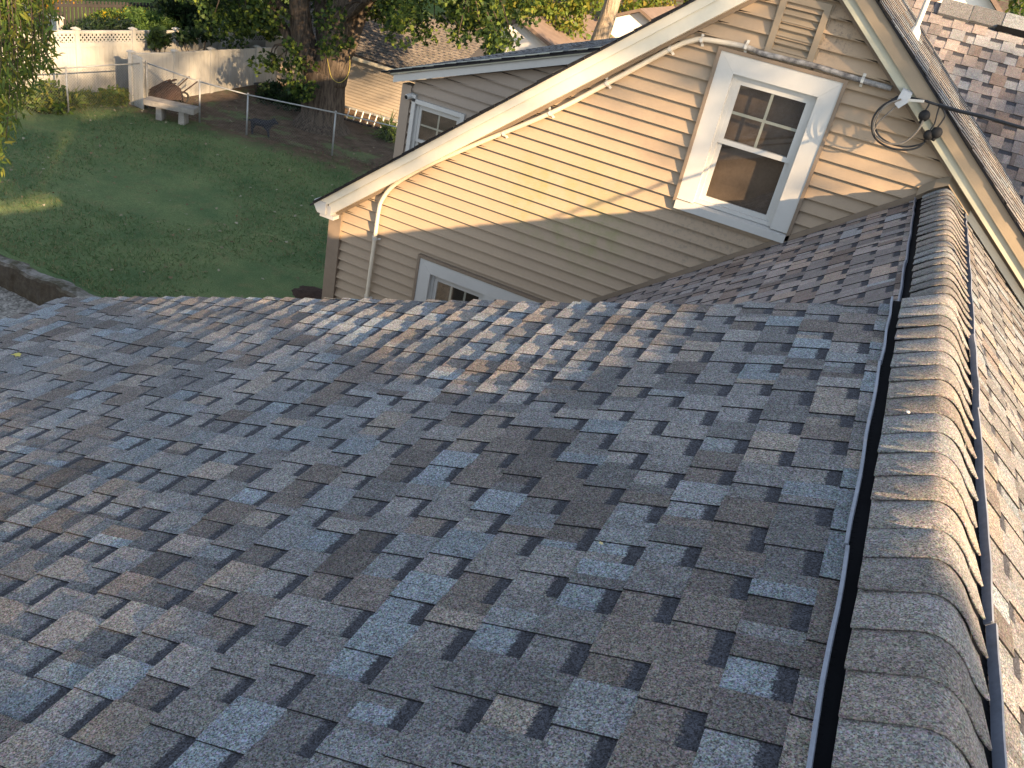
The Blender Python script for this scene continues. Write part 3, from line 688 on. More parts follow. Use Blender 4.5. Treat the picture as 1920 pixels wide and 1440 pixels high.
# straight runs on the wall
pp = [P(x, y, 'Y', YC) for x, y in pts]
mb = MB(); mb.tube(catmull(pp, 5), 0.019, 10); cd = mb.build("conduit", M['conduit'], smooth=True)
tag(cd, "painted conduit pipe running up the tan gable wall above the windows", "conduit")
for (x, y, dx, dy) in ((688, 557, -.15, 1), (703, 447, -.12, 1), (945, 250, 1, -.45), (1032, 212, 1, -.5), (1139, 156, 1, -.5), (1257, 92, 1, -.5), (1316, 75, 1, 0.0), (1399, 88, 1, .25), (1617, 151, 1, .25)):
    c = P(x, y, 'Y', YC); d = (P(x + dx * 10, y + dy * 10, 'Y', YC) - c).normalized(); s = Vector((0, 1, 0)).cross(d).normalized()
    mb = MB(); arc = [c + s * -0.045 + Vector((0, 0.028, 0)), c + s * -0.026 + Vector((0, 0.02, 0)), c + s * -0.0215, c + Vector((0, -0.0225, 0)) + s * -0.012, c + Vector((0, -0.0225, 0)) + s * 0.012, c + s * 0.0215, c + s * 0.026 + Vector((0, 0.02, 0)), c + s * 0.045 + Vector((0, 0.028, 0))]
    for i in range(len(arc) - 1):
        mb.bar(arc[i], arc[i + 1], 0.020, 0.003, (arc[i + 1] - arc[i]).cross(d))
    mb.build("strap", M['strap'], cd)
YB = 6.46
b = P(1694, 181, 'Y', YB)
hb = thing("cable_box", b, "grey wedge shaped cable box fixed to the right rake board", "cable box")
mb = MB(); mb.prism([(b.x - 0.035, b.y - 0.03, b.z - 0.055), (b.x + 0.0, b.y - 0.03, b.z - 0.075), (b.x + 0.045, b.y - 0.03, b.z - 0.02), (b.x + 0.045, b.y - 0.03, b.z + 0.03), (b.x - 0.02, b.y - 0.03, b.z + 0.045)], (0, 0.12, 0)); mb.build("housing", M['grey_plastic'], hb)
mb = MB(); mb.bar((b.x + 0.03, b.y - 0.02, b.z - 0.012), (b.x + 0.13, b.y - 0.05, b.z + 0.01), 0.016, 0.016); mb.build("clamp", M['strap'], hb)
cb = thing("cable_coil", P(1697, 235, 'Y', YB), "looped grey and black service cables hanging on the gable wall", "cable")
def pxpath(L, y): return catmull([P(x, yy, 'Y', y if not hasattr(y, '__len__') else y[i]) for i, (x, yy) in enumerate(L)], 8)
loops = [([(1686, 184), (1655, 198), (1637, 222), (1636, 248), (1648, 266), (1672, 278), (1700, 281), (1722, 276), (1738, 262), (1742, 252)], 6.44, 'cable_black', 0.0068),
         ([(1684, 180), (1656, 200), (1642, 226), (1642, 243), (1653, 259), (1675, 271), (1700, 275), (1724, 271), (1742, 262), (1753, 255)], 6.47, 'cable_black', 0.0062),
         ([(1690, 186), (1664, 196), (1647, 214), (1638, 236), (1642, 252), (1658, 266), (1682, 270), (1703, 262), (1722, 243), (1731, 226)], 6.41, 'cable_grey', 0.0065),
         ([(1692, 188), (1672, 206), (1655, 222), (1645, 232), (1640, 243)], 6.45, 'cable_grey', 0.006)]
for L, y, m, rr in loops:
    mb = MB(); mb.tube(pxpath(L, y), rr, 8); mb.build("cable", M[m], cb, smooth=True)
for (x, y, r_) in ((1733, 217, 0.036), (1741, 253, 0.033), (1756, 249, 0.037)):
    c = P(x, y, 'Y', 6.43); mb = MB(); mb.ball(c, r_, 8, sc=(1, 1, 1.05)); mb.tube([c + Vector((0, 0, -r_ * 0.8)), c + Vector((-0.004, 0, -r_ * 1.45))], [0.016, 0.012], 8); mb.build("connector", M['black'], cb, smooth=True)
for L in ([(1735, 207), (1742, 195), (1738, 188)], [(1743, 245), (1752, 232), (1757, 215), (1761, 201)], [(1757, 240), (1766, 228), (1772, 215), (1764, 199)]):
    mb = MB(); mb.tube(pxpath(L, 6.42), 0.005, 6); mb.build("tail_wire", M['cable_black'], cb, smooth=True)
p0 = P(1707, 183, 'Y', YB); p1 = P(1762, 198, 'Y', 6.38); p2 = P(1842, 218, 'Y', 6.2); p3 = P(1925, 242, 'Y', 6.0)
far = p3 + (p3 - p2).normalized() * 14 + Vector((0, -4, 0.6))
mb = MB(); mb.tube([p0, lerp(p0, p1, .5) + Vector((0, 0, .004)), p1], [0.007, 0.008, 0.009], 8); mb.tube([p1, lerp(p1, p2, .5) - Vector((0, 0, .004)), p2, p3, far], [0.013, 0.0115, 0.011, 0.010, 0.009], 8)
tag(mb.build("overhead_cable", M['cable_black'], smooth=True), "thick black overhead cable crossing the right hand roof", "cable")

# ================================================================== rear wing beyond the rake
YE = 9.2
ext = thing("rear_house", (-3.5, 11.5, -0.1), "grey beige house with white fascia seen past the left rake", "building")
ex0 = P(742, 290, 'Y', YE).x; f1 = P(757, 151, 'Y', YE); f2 = P(1060, 120, 'Y', YE); sl_ = (f2.z - f1.z) / (f2.x - f1.x)
zf = lambda x: f1.z + sl_ * (x - f1.x)
ew = (P(766, 270, 'Y', YE).x, P(874, 222, 'Y', YE).x, P(760, 284, 'Y', YE).z - 0.35, P(779, 183, 'Y', YE).z)
hz = [(ew[0] + .03, ew[1] - .03, ew[2], ew[3] - .03)]
mb = siding(MB(), YE, 0, zf(-1) - 0.0, lambda z: max(ex0 + 0.12, f1.x + (z - f1.z) / sl_ + 0.05), lambda z: -1.5, hz, 0.125, 9, t=0.045)
mb.build("wall", M['siding_grey'], ext)
mb = MB(); mb.box((ex0, YE - 0.055, -0.1), (ex0 + 0.125, YE + 0.1, f1.z - 0.02)); mb.build("corner_trim", M['siding_grey'], ext)
mb = MB(); mb.prism([(ex0 + .02, YE + 0.12, -0.1), (-1.5, YE + .12, -0.1), (-1.5, YE + .12, zf(-1.5) - 0.05), (ex0 + .02, YE + .12, zf(ex0) - 0.05)], (0, 6, 0)); mb.build("wall_core", M['siding_grey'], ext)
mb = MB(); xa = f1.x - 0.05; xb = -1.2
mb.prism([(xa, YE - 0.16, zf(xa)), (xb, YE - 0.16, zf(xb)), (xb, YE - 0.16, zf(xb) + 0.085), (xa, YE - 0.16, zf(xa) + 0.085)], (0, 0.16, 0)); mb.build("rake_board", M['white_paint'], ext)
mb = MB(); mb.prism([(xa - .02, YE - 0.19, zf(xa) + 0.0855), (xb, YE - 0.19, zf(xb) + 0.0855), (xb, YE - 0.19, zf(xb) + 0.142), (xa - .02, YE - 0.19, zf(xa) + 0.142)], (0, 0.19, 0)); mb.build("fascia", M['frieze'], ext)
dE_ = Vector((-1, 0, -sl_)).normalized()
mb = shingles(MB(), (xb, 0, zf(xb) + 0.135), (0, 1, 0), dE_, YE - 0.23, YE + 5.5, int((xb - xa) / abs(dE_.x) / 0.143) + 1, 0.143, 77); mb.build("roof_slope", M['shingle'], ext)
mb = MB(); mb.prism([(xa - .03, YE - .2, zf(xa) + .126), (xb, YE - .2, zf(xb) + .126), (xb, YE - .2, zf(xb) + .1), (xa - .03, YE - .2, zf(xa) + .1)], (0, 5.7, 0)); mb.build("roof_deck", M['felt'], ext)
window(ew[0], ew[1], ew[2], ew[3], YE, 0.05, ext, 1, jch=False, back='dark_room', rows=2, cols=2, proud=0.06)
c2 = P(884, 224, 'Y', YE); window(c2.x, c2.x + 0.7, ew[2], ew[3], YE, 0.05, ext, 1, jch=False, back='dark_room', rows=2, cols=2, proud=0.05)
c = P(769, 180, 'Y', YE - 0.06)
sc = thing("security_camera", c, "small white security camera under the corner of the grey house", "camera")
mb = MB(); mb.tube([c + Vector((0.02, 0.05, 0.01)), c + Vector((-0.02, -0.05, -0.012))], 0.032, 12); mb.box(c + Vector((0.03, 0.0, -0.05)), c + Vector((0.075, 0.06, 0.03))); mb.build("housing", M['white_paint'], sc)
mb = MB(); mb.tube([c + Vector((-0.02, -0.051, -0.012)), c + Vector((-0.022, -0.058, -0.014))], 0.024, 12); mb.build("lens", M['black'], sc)

# ================================================================== yard
# white vinyl fences
def vinyl_fence(name, label, pts, tops, zb, lattice, post_at, group=None):
    """pts: list of (x,y); tops: z of the top at each; one thing"""
    th = thing(name, (pts[0][0], pts[0][1], zb), label, "fence", group)
    for i in range(len(pts) - 1):
        (xa, ya), (xb, yb) = pts[i], pts[i + 1]; ta, tb = tops[i], tops[i + 1]
        za, zbb = ground_z(xa, ya) - 0.05, ground_z(xb, yb) - 0.05
        a = Vector((xa, ya, 0)); b_ = Vector((xb, yb, 0)); d = (b_ - a).normalized(); n = Vector((-d.y, d.x, 0))
        top = 0.06; lat = 0.25 if lattice else 0.0
        mb = MB()
        def slab(u0, u1, t):
            q = [a + Vector((0, 0, ta - u1)), b_ + Vector((0, 0, tb - u1)), b_ + Vector((0, 0, tb - u0)), a + Vector((0, 0, ta - u0))]
            mb.prism([p - n * t / 2 for p in q], n * t)
        slab(0, top + 0.02, 0.05)
        mb2 = MB()
        if lattice:
            slab(top + 0.02 + lat, top + 0.02 + lat + 0.13, 0.05)
            Lg = (b_ - a).length; s = 0.14; 
            u = -lat
            while u < Lg:
                for sg in (0, 1):
                    u0, u1 = (u, u + lat) if sg else (u + lat, u)
                    t0, t1 = 0.0, 1.0
                    def clip(uu0, uu1):
                        pa = (uu0, 0.0); pb = (uu1, lat); lo, hi = 0.0, 1.0; du = uu1 - uu0
                        if du > 0: lo = max(lo, (0 - uu0) / du); hi = min(hi, (Lg - uu0) / du)
                        else: lo = max(lo, (Lg - uu0) / du); hi = min(hi, (0 - uu0) / du)
                        return lo, hi
                    lo, hi = clip(u0, u1)
                    if hi - lo > 0.05:
                        def q(t): 
                            uu = lerp(u0, u1, t); return a + d * uu + Vector((0, 0, lerp(ta, tb, uu / Lg) - top - 0.02 - lat + lat * t)) + n * (0.006 if sg else -0.006)
                        mb2.bar(q(lo), q(hi), 0.012, 0.042, d.cross(Vector((0, 0, 1))).cross(q(hi) - q(lo)))
                u += s
            base0 = top + 0.02 + lat + 0.13
        else: base0 = top + 0.02
        mb.build("rail", M['fence_white'], th)
        if lattice: mb2.build("lattice", M['fence_white'], th)
        mb = MB()
        Lg = (b_ - a).length; nb = max(1, int(Lg / 0.16))
        for k in range(nb):
            t0, t1 = k / nb, (k + 1) / nb - 0.012 / Lg
            p, q = a.lerp(b_, t0), a.lerp(b_, t1); z0_, z1_ = lerp(ta, tb, t0) - base0, lerp(ta, tb, t1) - base0; g0, g1 = lerp(za, zbb, t0), lerp(za, zbb, t1)
            mb.prism([Vector((p.x, p.y, g0)) - n * .011, Vector((q.x, q.y, g1)) - n * .011, Vector((q.x, q.y, z1_)) - n * .011, Vector((p.x, p.y, z0_)) - n * .011], n * 0.022)
            mb.prism([Vector((p.x, p.y, g0)) - n * .006, p.lerp(q, 1.09) * 1 + Vector((0, 0, g1)) - n * .006, p.lerp(q, 1.09) + Vector((0, 0, z1_)) - n * .006, Vector((p.x, p.y, z0_)) - n * .006], n * 0.012)
        mb.build("panel", M['fence_white'], th)
    for i in post_at:
        x, y = pts[i]; t = tops[i] + 0.03; g0 = ground_z(x, y) - 0.05; h = 0.065
        mb = MB(); mb.box((x - h, y - h, g0), (x + h, y + h, t)); po = mb.build("post", M['fence_white'], th)
        mb = MB(); k = h + 0.03
        mb.box((x - k, y - k, t), (x + k, y + k, t + 0.03)); mb.mesh([(x - k, y - k, t + .031), (x + k, y - k, t + .031), (x + k, y + k, t + .031), (x - k, y + k, t + .031), (x, y, t + 0.075)], [(0, 1, 4), (1, 2, 4), (2, 3, 4), (3, 0, 4)]); mb.build("post_cap", M['fence_white'], po)
    return th
XF = -21.9
def onA(px, py): p = P(px, py, 'X', XF); return p
pA = [onA(-60, 57), onA(40, 57), onA(142, 57), onA(249, 57), onA(330, 57), onA(412, 58), onA(520, 60)]
vinyl_fence("lattice_fence", "tall white vinyl fence with lattice top behind the chain link fence", [(p.x, p.y) for p in pA], [p.z for p in pA], 0, True, range(len(pA)))
XB = -20.55
def onB(px, py): return P(px, py, 'X', XB)
pB = [onB(246, 100), onB(327, 98), onB(396, 94), onB(481, 90), onB(566, 86), onB(660, 82)]
c0 = P(278, 197, 'Z', 0); bx = [(XB + 0.55, pB[0].y - 0.10)] + [(p.x, p.y) for p in pB]; bt = [pB[0].z] + [p.z for p in pB]
vinyl_fence("panel_fence", "lower plain white vinyl fence running behind the wheelbarrow to the maple", bx, bt, 0, False, range(1, len(bx)))
# fence climbing the hill at the upper left
h0 = P(112, 36, 'X', -23.3); h1 = P(42, 6, 'X', -27.5); h2 = h1 + (h1 - h0) * 1.0
vinyl_fence("hill_fence", "white lattice topped fence stepping up the grassy slope", [(h0.x, h0.y), (h1.x, h1.y), (h2.x, h2.y)], [h0.z, h1.z, h2.z], 0, True, range(3))
# chain link fence
def chain(name, label, base, zt):
    th = thing(name, (base[0].x, base[0].y, 0), label, "fence", None)
    for i, p in enumerate(base):
        mb = MB(); r_ = 0.036 if i in CORN else 0.026; mb.tube([(p.x, p.y, -0.05), (p.x, p.y, zt[i])], r_, 8); mb.ball((p.x, p.y, zt[i] + 0.01), r_ * 1.25, 5); mb.build("post", M['galv'], th, smooth=True)
    mb = MB(); mb2 = MB()
    for i in range(len(base) - 1):
        a, b_ = base[i].copy(), base[i + 1].copy(); a.z = b_.z = 0; L = (b_ - a).length; d = (b_ - a).normalized()
        mb.tube([a + Vector((0, 0, zt[i] - 0.02)), b_ + Vector((0, 0, zt[i + 1] - 0.02))], 0.021, 8)
        hh = min(zt[i], zt[i + 1]) - 0.09; s = 0.085; u = -hh
        while u < L:
            for sg in (0, 1):
                u0, u1 = (u, u + hh) if sg else (u + hh, u); du = u1 - u0
                lo, hi = (max(0, -u0 / du), min(1, (L - u0) / du)) if du > 0 else (max(0, (L - u0) / du), min(1, -u0 / du))
                if hi > lo:
                    q = lambda t: a + d * lerp(u0, u1, t) + Vector((0, 0, 0.03 + hh * t + lerp(0, 0, 0)))
                    mb2.bar(q(lo), q(hi), 0.0021, 0.0021)
            u += s
    mb.build("top_rail", M['galv'], th, smooth=True); mb2.build("wire_mesh", M['wire'], th)
    return th
B1 = P(129, 214, 'Z', 0); BC = P(276, 200, 'Z', 0); B2 = P(374, 229, 'Z', 0); B3 = P(462, 255, 'Z', 0); B4 = P(622, 293, 'Z', 0)
B0 = B1 + (B1 - BC) * 1.3; B5 = B4 + (B4 - B3) * 1.1; Bm = B3.lerp(B4, 0.5)
CORN = (2,)
chain("chain_link_fence", "galvanised chain link fence turning the corner of the lawn by the bench", [B0, B1, BC, B2, B3, B4, B5], [1.27, 1.27, 1.30, 1.20, 1.22, 1.30, 1.30])
# bench
s1 = P(302, 222, 'Z', 0); s2 = P(344, 231, 'Z', 0); d = (s2 - s1).normalized(); n = Vector((-d.y, d.x, 0))
bn = thing("stone_bench", s1.lerp(s2, .5), "weathered grey stone slab bench beside the chain link corner", "bench")
mb = MB(); a = s1 - d * 0.42; b_ = s2 + d * 0.38
mb.prism([a - n * .22 + Vector((0, 0, .36)), b_ - n * .22 + Vector((0, 0, .36)), b_ - n * .22 + Vector((0, 0, .52)), a - n * .22 + Vector((0, 0, .52))], n * 0.44); mb.build("seat", M['stone'], bn)
for q in (s1, s2):
    mb = MB(); mb.prism([q - n * .17 - d * .09 + Vector((0, 0, -.03)), q - n * .17 + d * .09 + Vector((0, 0, -.03)), q - n * .17 + d * .075 + Vector((0, 0, .359)), q - n * .17 - d * .075 + Vector((0, 0, .359))], n * .34); mb.build("leg", M['stone'], bn)
# overturned wheelbarrow
wc = P(312, 193, 'Z', 0); wr = (P(345, 193, 'Z', 0) - P(285, 193, 'Z', 0)).normalized(); wr.z = 0; wn_ = Vector((-wr.y, wr.x, 0))
wb = thing("wheelbarrow", wc, "rusty overturned wheelbarrow lying against the white fence", "wheelbarrow")
mb = MB(); U = lambda u, v_, z: wc + wr * u + wn_ * v_ + Vector((0, 0, z))
prof = [(-0.56, 0.02), (-0.50, 0.22), (-0.36, 0.40), (-0.10, 0.52), (0.22, 0.60), (0.34, 0.52), (0.44, 0.25), (0.50, 0.03)]
rows = []
for v_, k in ((-0.34, 0.80), (-0.24, 1.0), (0.24, 1.0), (0.34, 0.80)): rows.append([U(u * (1 if k == 1 else 1.05), v_ * (1.12 if k < 1 else 1), z * k if k == 1 else z * 0.35) for u, z in prof])
npf = len(prof); mb.mesh([p for rw in rows for p in rw], [(i * npf + j, i * npf + j + 1, (i + 1) * npf + j + 1, (i + 1) * npf + j) for i in range(3) for j in range(npf - 1)]); mb.build("tray", M['rust'], wb)
for sg in (-1, 1):
    mb = MB(); mb.tube([U(-0.45, sg * .2, .33), U(0.0, sg * .2, .58), U(0.22, sg * .2, .66)], 0.018, 6); mb.build("leg", M['rust'], wb)
    mb = MB(); mb.tube([U(0.30, sg * .2, .30), U(0.48, sg * .24, .44), U(0.86, sg * .28, .74)], 0.02, 6); mb.build("handle", M['rust'], wb)
mb = MB(); mb.bar(U(-0.02, -.2, .70), U(0.40, .2, .66), 0.05, 0.04); mb.tube([U(0.14, 0, .56), U(0.16, 0, .69)], 0.02, 6); mb.build("brace", M['rust'], wb)
mb = MB(); wv = [U(0.54 + 0.16 * math.cos(t), 0.0, 0.17 + 0.16 * math.sin(t)) for t in np.linspace(0, 2 * math.pi, 17)]; mb.tube(wv, 0.035, 6, cap=False); mb.build("wheel", M['black'], wb, smooth=True)
# ladder leaning on its side along the garage
la = P(632, 219, 'Z', 0.06); lb = P(742, 249, 'Z', 0.06); ldv = (lb - la).normalized(); tip = Vector((0, 0.16, 0.36))
ld = thing("ladder", la, "aluminium ladder lying on its edge at the foot of the beige garage", "ladder")
for off in (Vector((0, 0, 0)), tip):
    mb = MB(); mb.bar(la + off - ldv * 0.3, lb + off + ldv * 0.6, 0.03, 0.07); mb.build("rail", M['galv'] if off.z else M['black'], ld)
for k in range(13):
    q = la.lerp(lb, (k + 0.35) / 8.6); mb = MB(); mb.tube([q, q + tip], 0.022, 6); mb.build("rung", M['alu'], ld)
# black planters beside the fence end
for (x, y, r_, h_) in ((490, 182, 0.26, 0.42), (512, 190, 0.22, 0.3)):
    p = P(x, y, 'Z', 0); mb = MB(); mb.tube([p, p + Vector((0, 0, h_ * .92)), p + Vector((0, 0, h_)), p + Vector((0, 0, h_ * .96))], [r_ * .75, r_, r_ * 1.06, r_ * .9], 14)
    tag(mb.build("planter_pot", M['black']), ("larger" if r_ > .24 else "smaller") + " black plastic pot standing by the white fence near the maple", "pot")
# dog
dp = P(490, 256, 'Z', 0); dr = (P(520, 263, 'Z', 0) - dp).normalized(); dn = Vector((-dr.y, dr.x, 0))
dg = thing("dog", dp, "dark dog standing behind the chain link fence, tail out to the left", "dog")
D_ = lambda u, v_, z: dp + dr * u + dn * v_ + Vector((0, 0, z))
sv = [D_(-.24, 0, .40), D_(-.10, 0, .41), D_(.06, 0, .40), D_(.20, 0, .41), D_(.29, 0, .48), D_(.36, -.01, .54), D_(.45, -.02, .51), D_(.51, -.02, .49),
      D_(-.27, .07, .28), D_(-.31, .07, .15), D_(-.29, .07, .0), D_(-.25, -.07, .28), D_(-.27, -.07, .15), D_(-.24, -.07, .0),
      D_(.17, .06, .26), D_(.19, .06, .13), D_(.18, .06, .0), D_(.20, -.06, .26), D_(.24, -.06, .13), D_(.25, -.06, .0),
      D_(-.34, 0, .42), D_(-.46, 0, .40), D_(-.58, 0, .41), D_(.35, .05, .62), D_(.35, -.07, .62)]
sr = [.10, .115, .12, .125, .08, .075, .045, .032, .06, .03, .027, .06, .03, .027, .05, .028, .026, .05, .028, .026, .03, .022, .012, .02, .02]
se = [(0, 1), (1, 2), (2, 3), (3, 4), (4, 5), (5, 6), (6, 7), (0, 8), (8, 9), (9, 10), (0, 11), (11, 12), (12, 13), (3, 14), (14, 15), (15, 16), (3, 17), (17, 18), (18, 19), (0, 20), (20, 21), (21, 22), (5, 23), (5, 24)]
me = bpy.data.meshes.new("body"); me.from_pydata([p - dp for p in sv], se, []); do = bpy.data.objects.new("body", me); COL.objects.link(do); do.parent = dg; ORG[do.name] = dp
md = do.modifiers.new("skin", 'SKIN')
for i, v_ in enumerate(me.skin_vertices[0].data if me.skin_vertices else []): v_.radius = (sr[i], sr[i]); v_.use_root = (i == 1)
if not me.skin_vertices:
    bpy.context.view_layer.objects.active = do
do.modifiers.new("sub", 'SUBSURF').render_levels = 1; me.materials.append(M['dog'])
# retaining wall at the driveway
mb = MB(); r = random.Random(3); n = 150; rings = []; hh_ = 0.0; oo_ = 0.0
for i in range(n + 1):
    x = lerp(-23.0, -5.0, i / n); hh_ = 0.75 * hh_ + r.uniform(-.022, .022); oo_ = 0.8 * oo_ + r.uniform(-.016, .016)
    if i % 9 == 0: hh_ -= 0.03
    y0 = YW - .26 + oo_; z1 = 0.05 + hh_
    rings.append([(x, y0 - .04, -.62), (x, y0 - .025 + r.uniform(-.02, .02), -.28), (x, y0 + r.uniform(-.012, .012), z1 - .05), (x, y0 + .035, z1), (x, YW - .02, z1 + r.uniform(-.015, .015)), (x, YW + .10, z1 - .06), (x, YW + .12, -.6)])
k = len(rings[0]); mb.mesh([p for rg_ in rings for p in rg_], [(i * k + q, (i + 1) * k + q, (i + 1) * k + q + 1, i * k + q + 1) for i in range(n) for q in range(k - 1)])
tag(mb.build("retaining_wall", M['retain']), "low mossy stone retaining wall between gravel drive and lawn", "wall")
# mulch heap by the house corner
mc = P(606, 562, 'Z', 0)
mb = MB(); r = random.Random(8); n = 14; vs = []; fs = []
for i in range(n):
    for j in range(n):
        u, v_ = i / (n - 1) * 2 - 1, j / (n - 1) * 2 - 1; q = max(0, 1 - u * u - v_ * v_)
        vs.append((mc.x + u * 0.75, mc.y + v_ * 0.45, -0.04 + 0.16 * q ** .7 + r.uniform(-.02, .03)))
for i in range(n - 1):
    for j in range(n - 1): fs.append((i * n + j, (i + 1) * n + j, (i + 1) * n + j + 1, i * n + j + 1))
mb.mesh(vs, fs); tag(mb.build("mulch_heap", M['soil'], smooth=True), "dark reddish mulch heap at the corner of the tan house", "mulch")

# ------------------------------------------------------------------ garage behind the maple
YGa = 26.3
ga = P(600, 185, 'Y', YGa); gb = P(745, 228, 'Y', YGa); gt = P(655, 106, 'Y', YGa).z; gxr = P(836, 156, 'Y', YGa).x
gar = thing("garage", (lerp(ga.x, gxr, .5), YGa + 2, 0), "pinkish beige sided garage with brown shingle roof behind the maple", "garage")
gx0 = ga.x - 2.5
mb = siding(MB(), YGa, 0.0, gt, lambda z: gx0, lambda z: gxr - 0.2, [], 0.11, 13, t=0.032); mb.build("wall", M['siding_pink'], gar)
mb = MB(); mb.box((gx0 + .05, YGa + .05, -0.1), (gxr - .25, YGa + 5, gt)); mb.build("wall_core", M['siding_pink'], gar)
mb = MB(); mb.box((gx0 - .1, YGa - 0.22, gt - 0.02), (gxr, YGa - 0.1, gt + 0.09)); mb.build("gutter", M['cream_trim'], gar)
rp = math.tan(rad(24)); Dg = Vector((0, -1, -rp)).normalized(); ry = 3.1
PAL_ = PAL; PAL = [((0.105, 0.094, 0.087), 2), ((0.118, 0.106, 0.098), 2), ((0.094, 0.086, 0.080), 1)]
mb = shingles(MB(), (0, YGa - 0.22 + ry, gt + 0.10 + ry * rp), (1, 0, 0), Dg, gx0 - .15, gxr, int(ry / abs(Dg.y) / 0.143), 0.143, 51); mb.build("roof_slope", M['shingle'], gar); PAL = PAL_
mb = MB(); mb.prism([(gx0 - .1, YGa - .2, gt + .08), (gx0 - .1, YGa - .22 + ry, gt + .08 + ry * rp), (gx0 - .1, YGa - .2 + 2 * ry, gt + .08)], (gxr - gx0 + .05, 0, 0)); mb.build("roof_deck", M['felt'], gar)
# white houses beyond
def far_house(name, label, x0, x1, y, zt, zr, depth, roofm):
    hs = thing(name, ((x0 + x1) / 2, y + depth / 2, 0), label, "building")
    g0 = -0.1
    mb = MB(); mb.prism([(x0, y, g0), (x1, y, g0), (x1, y, zt), ((x0 + x1) / 2, y, zr), (x0, y, zt)], (0, depth, 0)); mb.build("wall", M['house_white'], hs)
    mb = MB(); xm = (x0 + x1) / 2
    for (xa, xb) in ((x0 - .25, xm), (x1 + .25, xm)):
        za = zr - (zr - zt) * abs(xm - xa) / (xm - x0)
        mb.prism([(xa, y - .3, za + .02), (xb, y - .3, zr + .02), (xb, y - .3, zr + .16), (xa, y - .3, za + .16)], (0, depth + .6, 0))
    mb.build("roof", roofm, hs); return hs
M['roof_brown'] = simple("brown_roof", (0.16, 0.12, 0.10), 0.9, 0.2, 3)
a = P(826, 150, 'Y', 33); b_ = P(1010, 150, 'Y', 33); far_house("white_house", "sunlit white house half hidden behind the maple leaves", a.x, b_.x + 2.0, 33, P(830, 66, 'Y', 33).z, P(920, 25, 'Y', 33).z, 7, M['roof_brown'])
a = P(1130, 80, 'Y', 40); b_ = P(1240, 60, 'Y', 40); far_house("white_shed", "small white building with brown roof seen just over the left rake", a.x, b_.x + 0.3, 40, P(1200, 52, 'Y', 40).z, P(1200, 22, 'Y', 40).z, 5, M['roof_brown'])
a = P(1740, 20, 'Y', 30); b_ = P(1885, 30, 'Y', 30); far_house("pale_house", "bright white house end showing over the right ridge vent", a.x, b_.x, 30, P(1800, 22, 'Y', 30).z, P(1800, -40, 'Y', 30).z, 8, M['roof_brown'])
a = P(150, 8, 'X', -33); b_ = P(345, 8, 'X', -33)
hs = thing("blue_house", (-36, (a.y + b_.y) / 2, 2), "pale blue house wall above the dark picket fence on the slope", "building")
M['blue_wall'] = simple("pale_blue_wall", (0.50, 0.58, 0.70), 0.7, 0.05)
mb = MB(); mb.box((-33, a.y - 6, 0), (-40, b_.y + 6, a.z + 3)); mb.build("wall", M['blue_wall'], hs)
mb = MB(); mb.prism([(-32.6, a.y - 6.3, a.z + 2.9), (-40.4, a.y - 6.3, a.z + 2.9), (-36.5, a.y - 6.3, a.z + 5)], (0, b_.y - a.y + 12.6, 0)); mb.build("roof", M['roof_brown'], hs)
# dark picket fence on the slope
a = P(128, 2, 'X', -26.3); b_ = P(300, 7, 'X', -26.3)
pf = thing("picket_fence", (a.x, a.y, a.z - 1.2), "dark wooden picket fence on top of the planted slope", "fence")
mb = MB()
L = (b_ - a).length; k = 0
for k in range(int(L / 0.16) + 8):
    q = a + (b_ - a).normalized() * (k * 0.16 - .5); mb.box((q.x - .012, q.y - .045, q.z - 1.1), (q.x + .012, q.y + .045, q.z + 0.02))
mb.build("pickets", M['dark_wood'], pf)
for zz in (-0.12, -0.8):
    mb = MB(); mb.bar(a + Vector((0, -.6, zz)), b_ + Vector((0, .6, zz)), 0.05, 0.09); mb.build("rail", M['dark_wood'], pf)

# ================================================================== plants
def leaf_cloud(name, pos, size, tmpl, cols, seed, parent=None, droop=0.0, sizevar=0.3, mat='leaf', flat=0.0):
    """one mesh of leaf polygons; pos (N,3)"""
    rng = np.random.default_rng(seed); N = len(pos); T = np.array(tmpl, float); K = len(T)
    ax = rng.normal(size=(N, 3)); ax[:, 2] = ax[:, 2] * (1 - flat) - droop * 1.0; ax /= np.linalg.norm(ax, axis=1)[:, None]
    rnd = rng.normal(size=(N, 3)); rnd[:, 2] += flat * 3; bx = np.cross(ax, rnd); bx /= np.linalg.norm(bx, axis=1)[:, None] + 1e-9; nx = np.cross(ax, bx)
    s = size * (1 + sizevar * rng.uniform(-1, 1, N))
    V = pos[:, None, :] + s[:, None, None] * (T[None, :, 0, None] * ax[:, None, :] + T[None, :, 1, None] * bx[:, None, :] + T[None, :, 2, None] * nx[:, None, :])
    me = bpy.data.meshes.new(name)
    off = ORG.get(parent.name, Vector((0, 0, 0))) if parent else Vector((0, 0, 0)); V = V.reshape(-1, 3) - np.array(off)
    me.vertices.add(N * K); me.vertices.foreach_set("co", V.astype(np.float32).ravel())
    me.loops.add(N * K); me.loops.foreach_set("vertex_index", np.arange(N * K, dtype=np.int32))
    me.polygons.add(N); me.polygons.foreach_set("loop_start", np.arange(0, N * K, K, dtype=np.int32)); me.polygons.foreach_set("loop_total", np.full(N, K, dtype=np.int32))
    C = np.array(cols, float)[rng.integers(0, len(cols), N)] * rng.uniform(0.75, 1.25, (N, 1)); C = np.concatenate([C, np.ones((N, 1))], 1)
    at = me.attributes.new("col", 'FLOAT_COLOR', 'FACE'); at.data.foreach_set("color", C.astype(np.float32).ravel())
    me.materials.append(M[mat]); me.update(calc_edges=True); me.validate()
    o = bpy.data.objects.new(name, me); COL.objects.link(o)
    if parent: o.parent = parent; ORG[o.name] = off
    return o
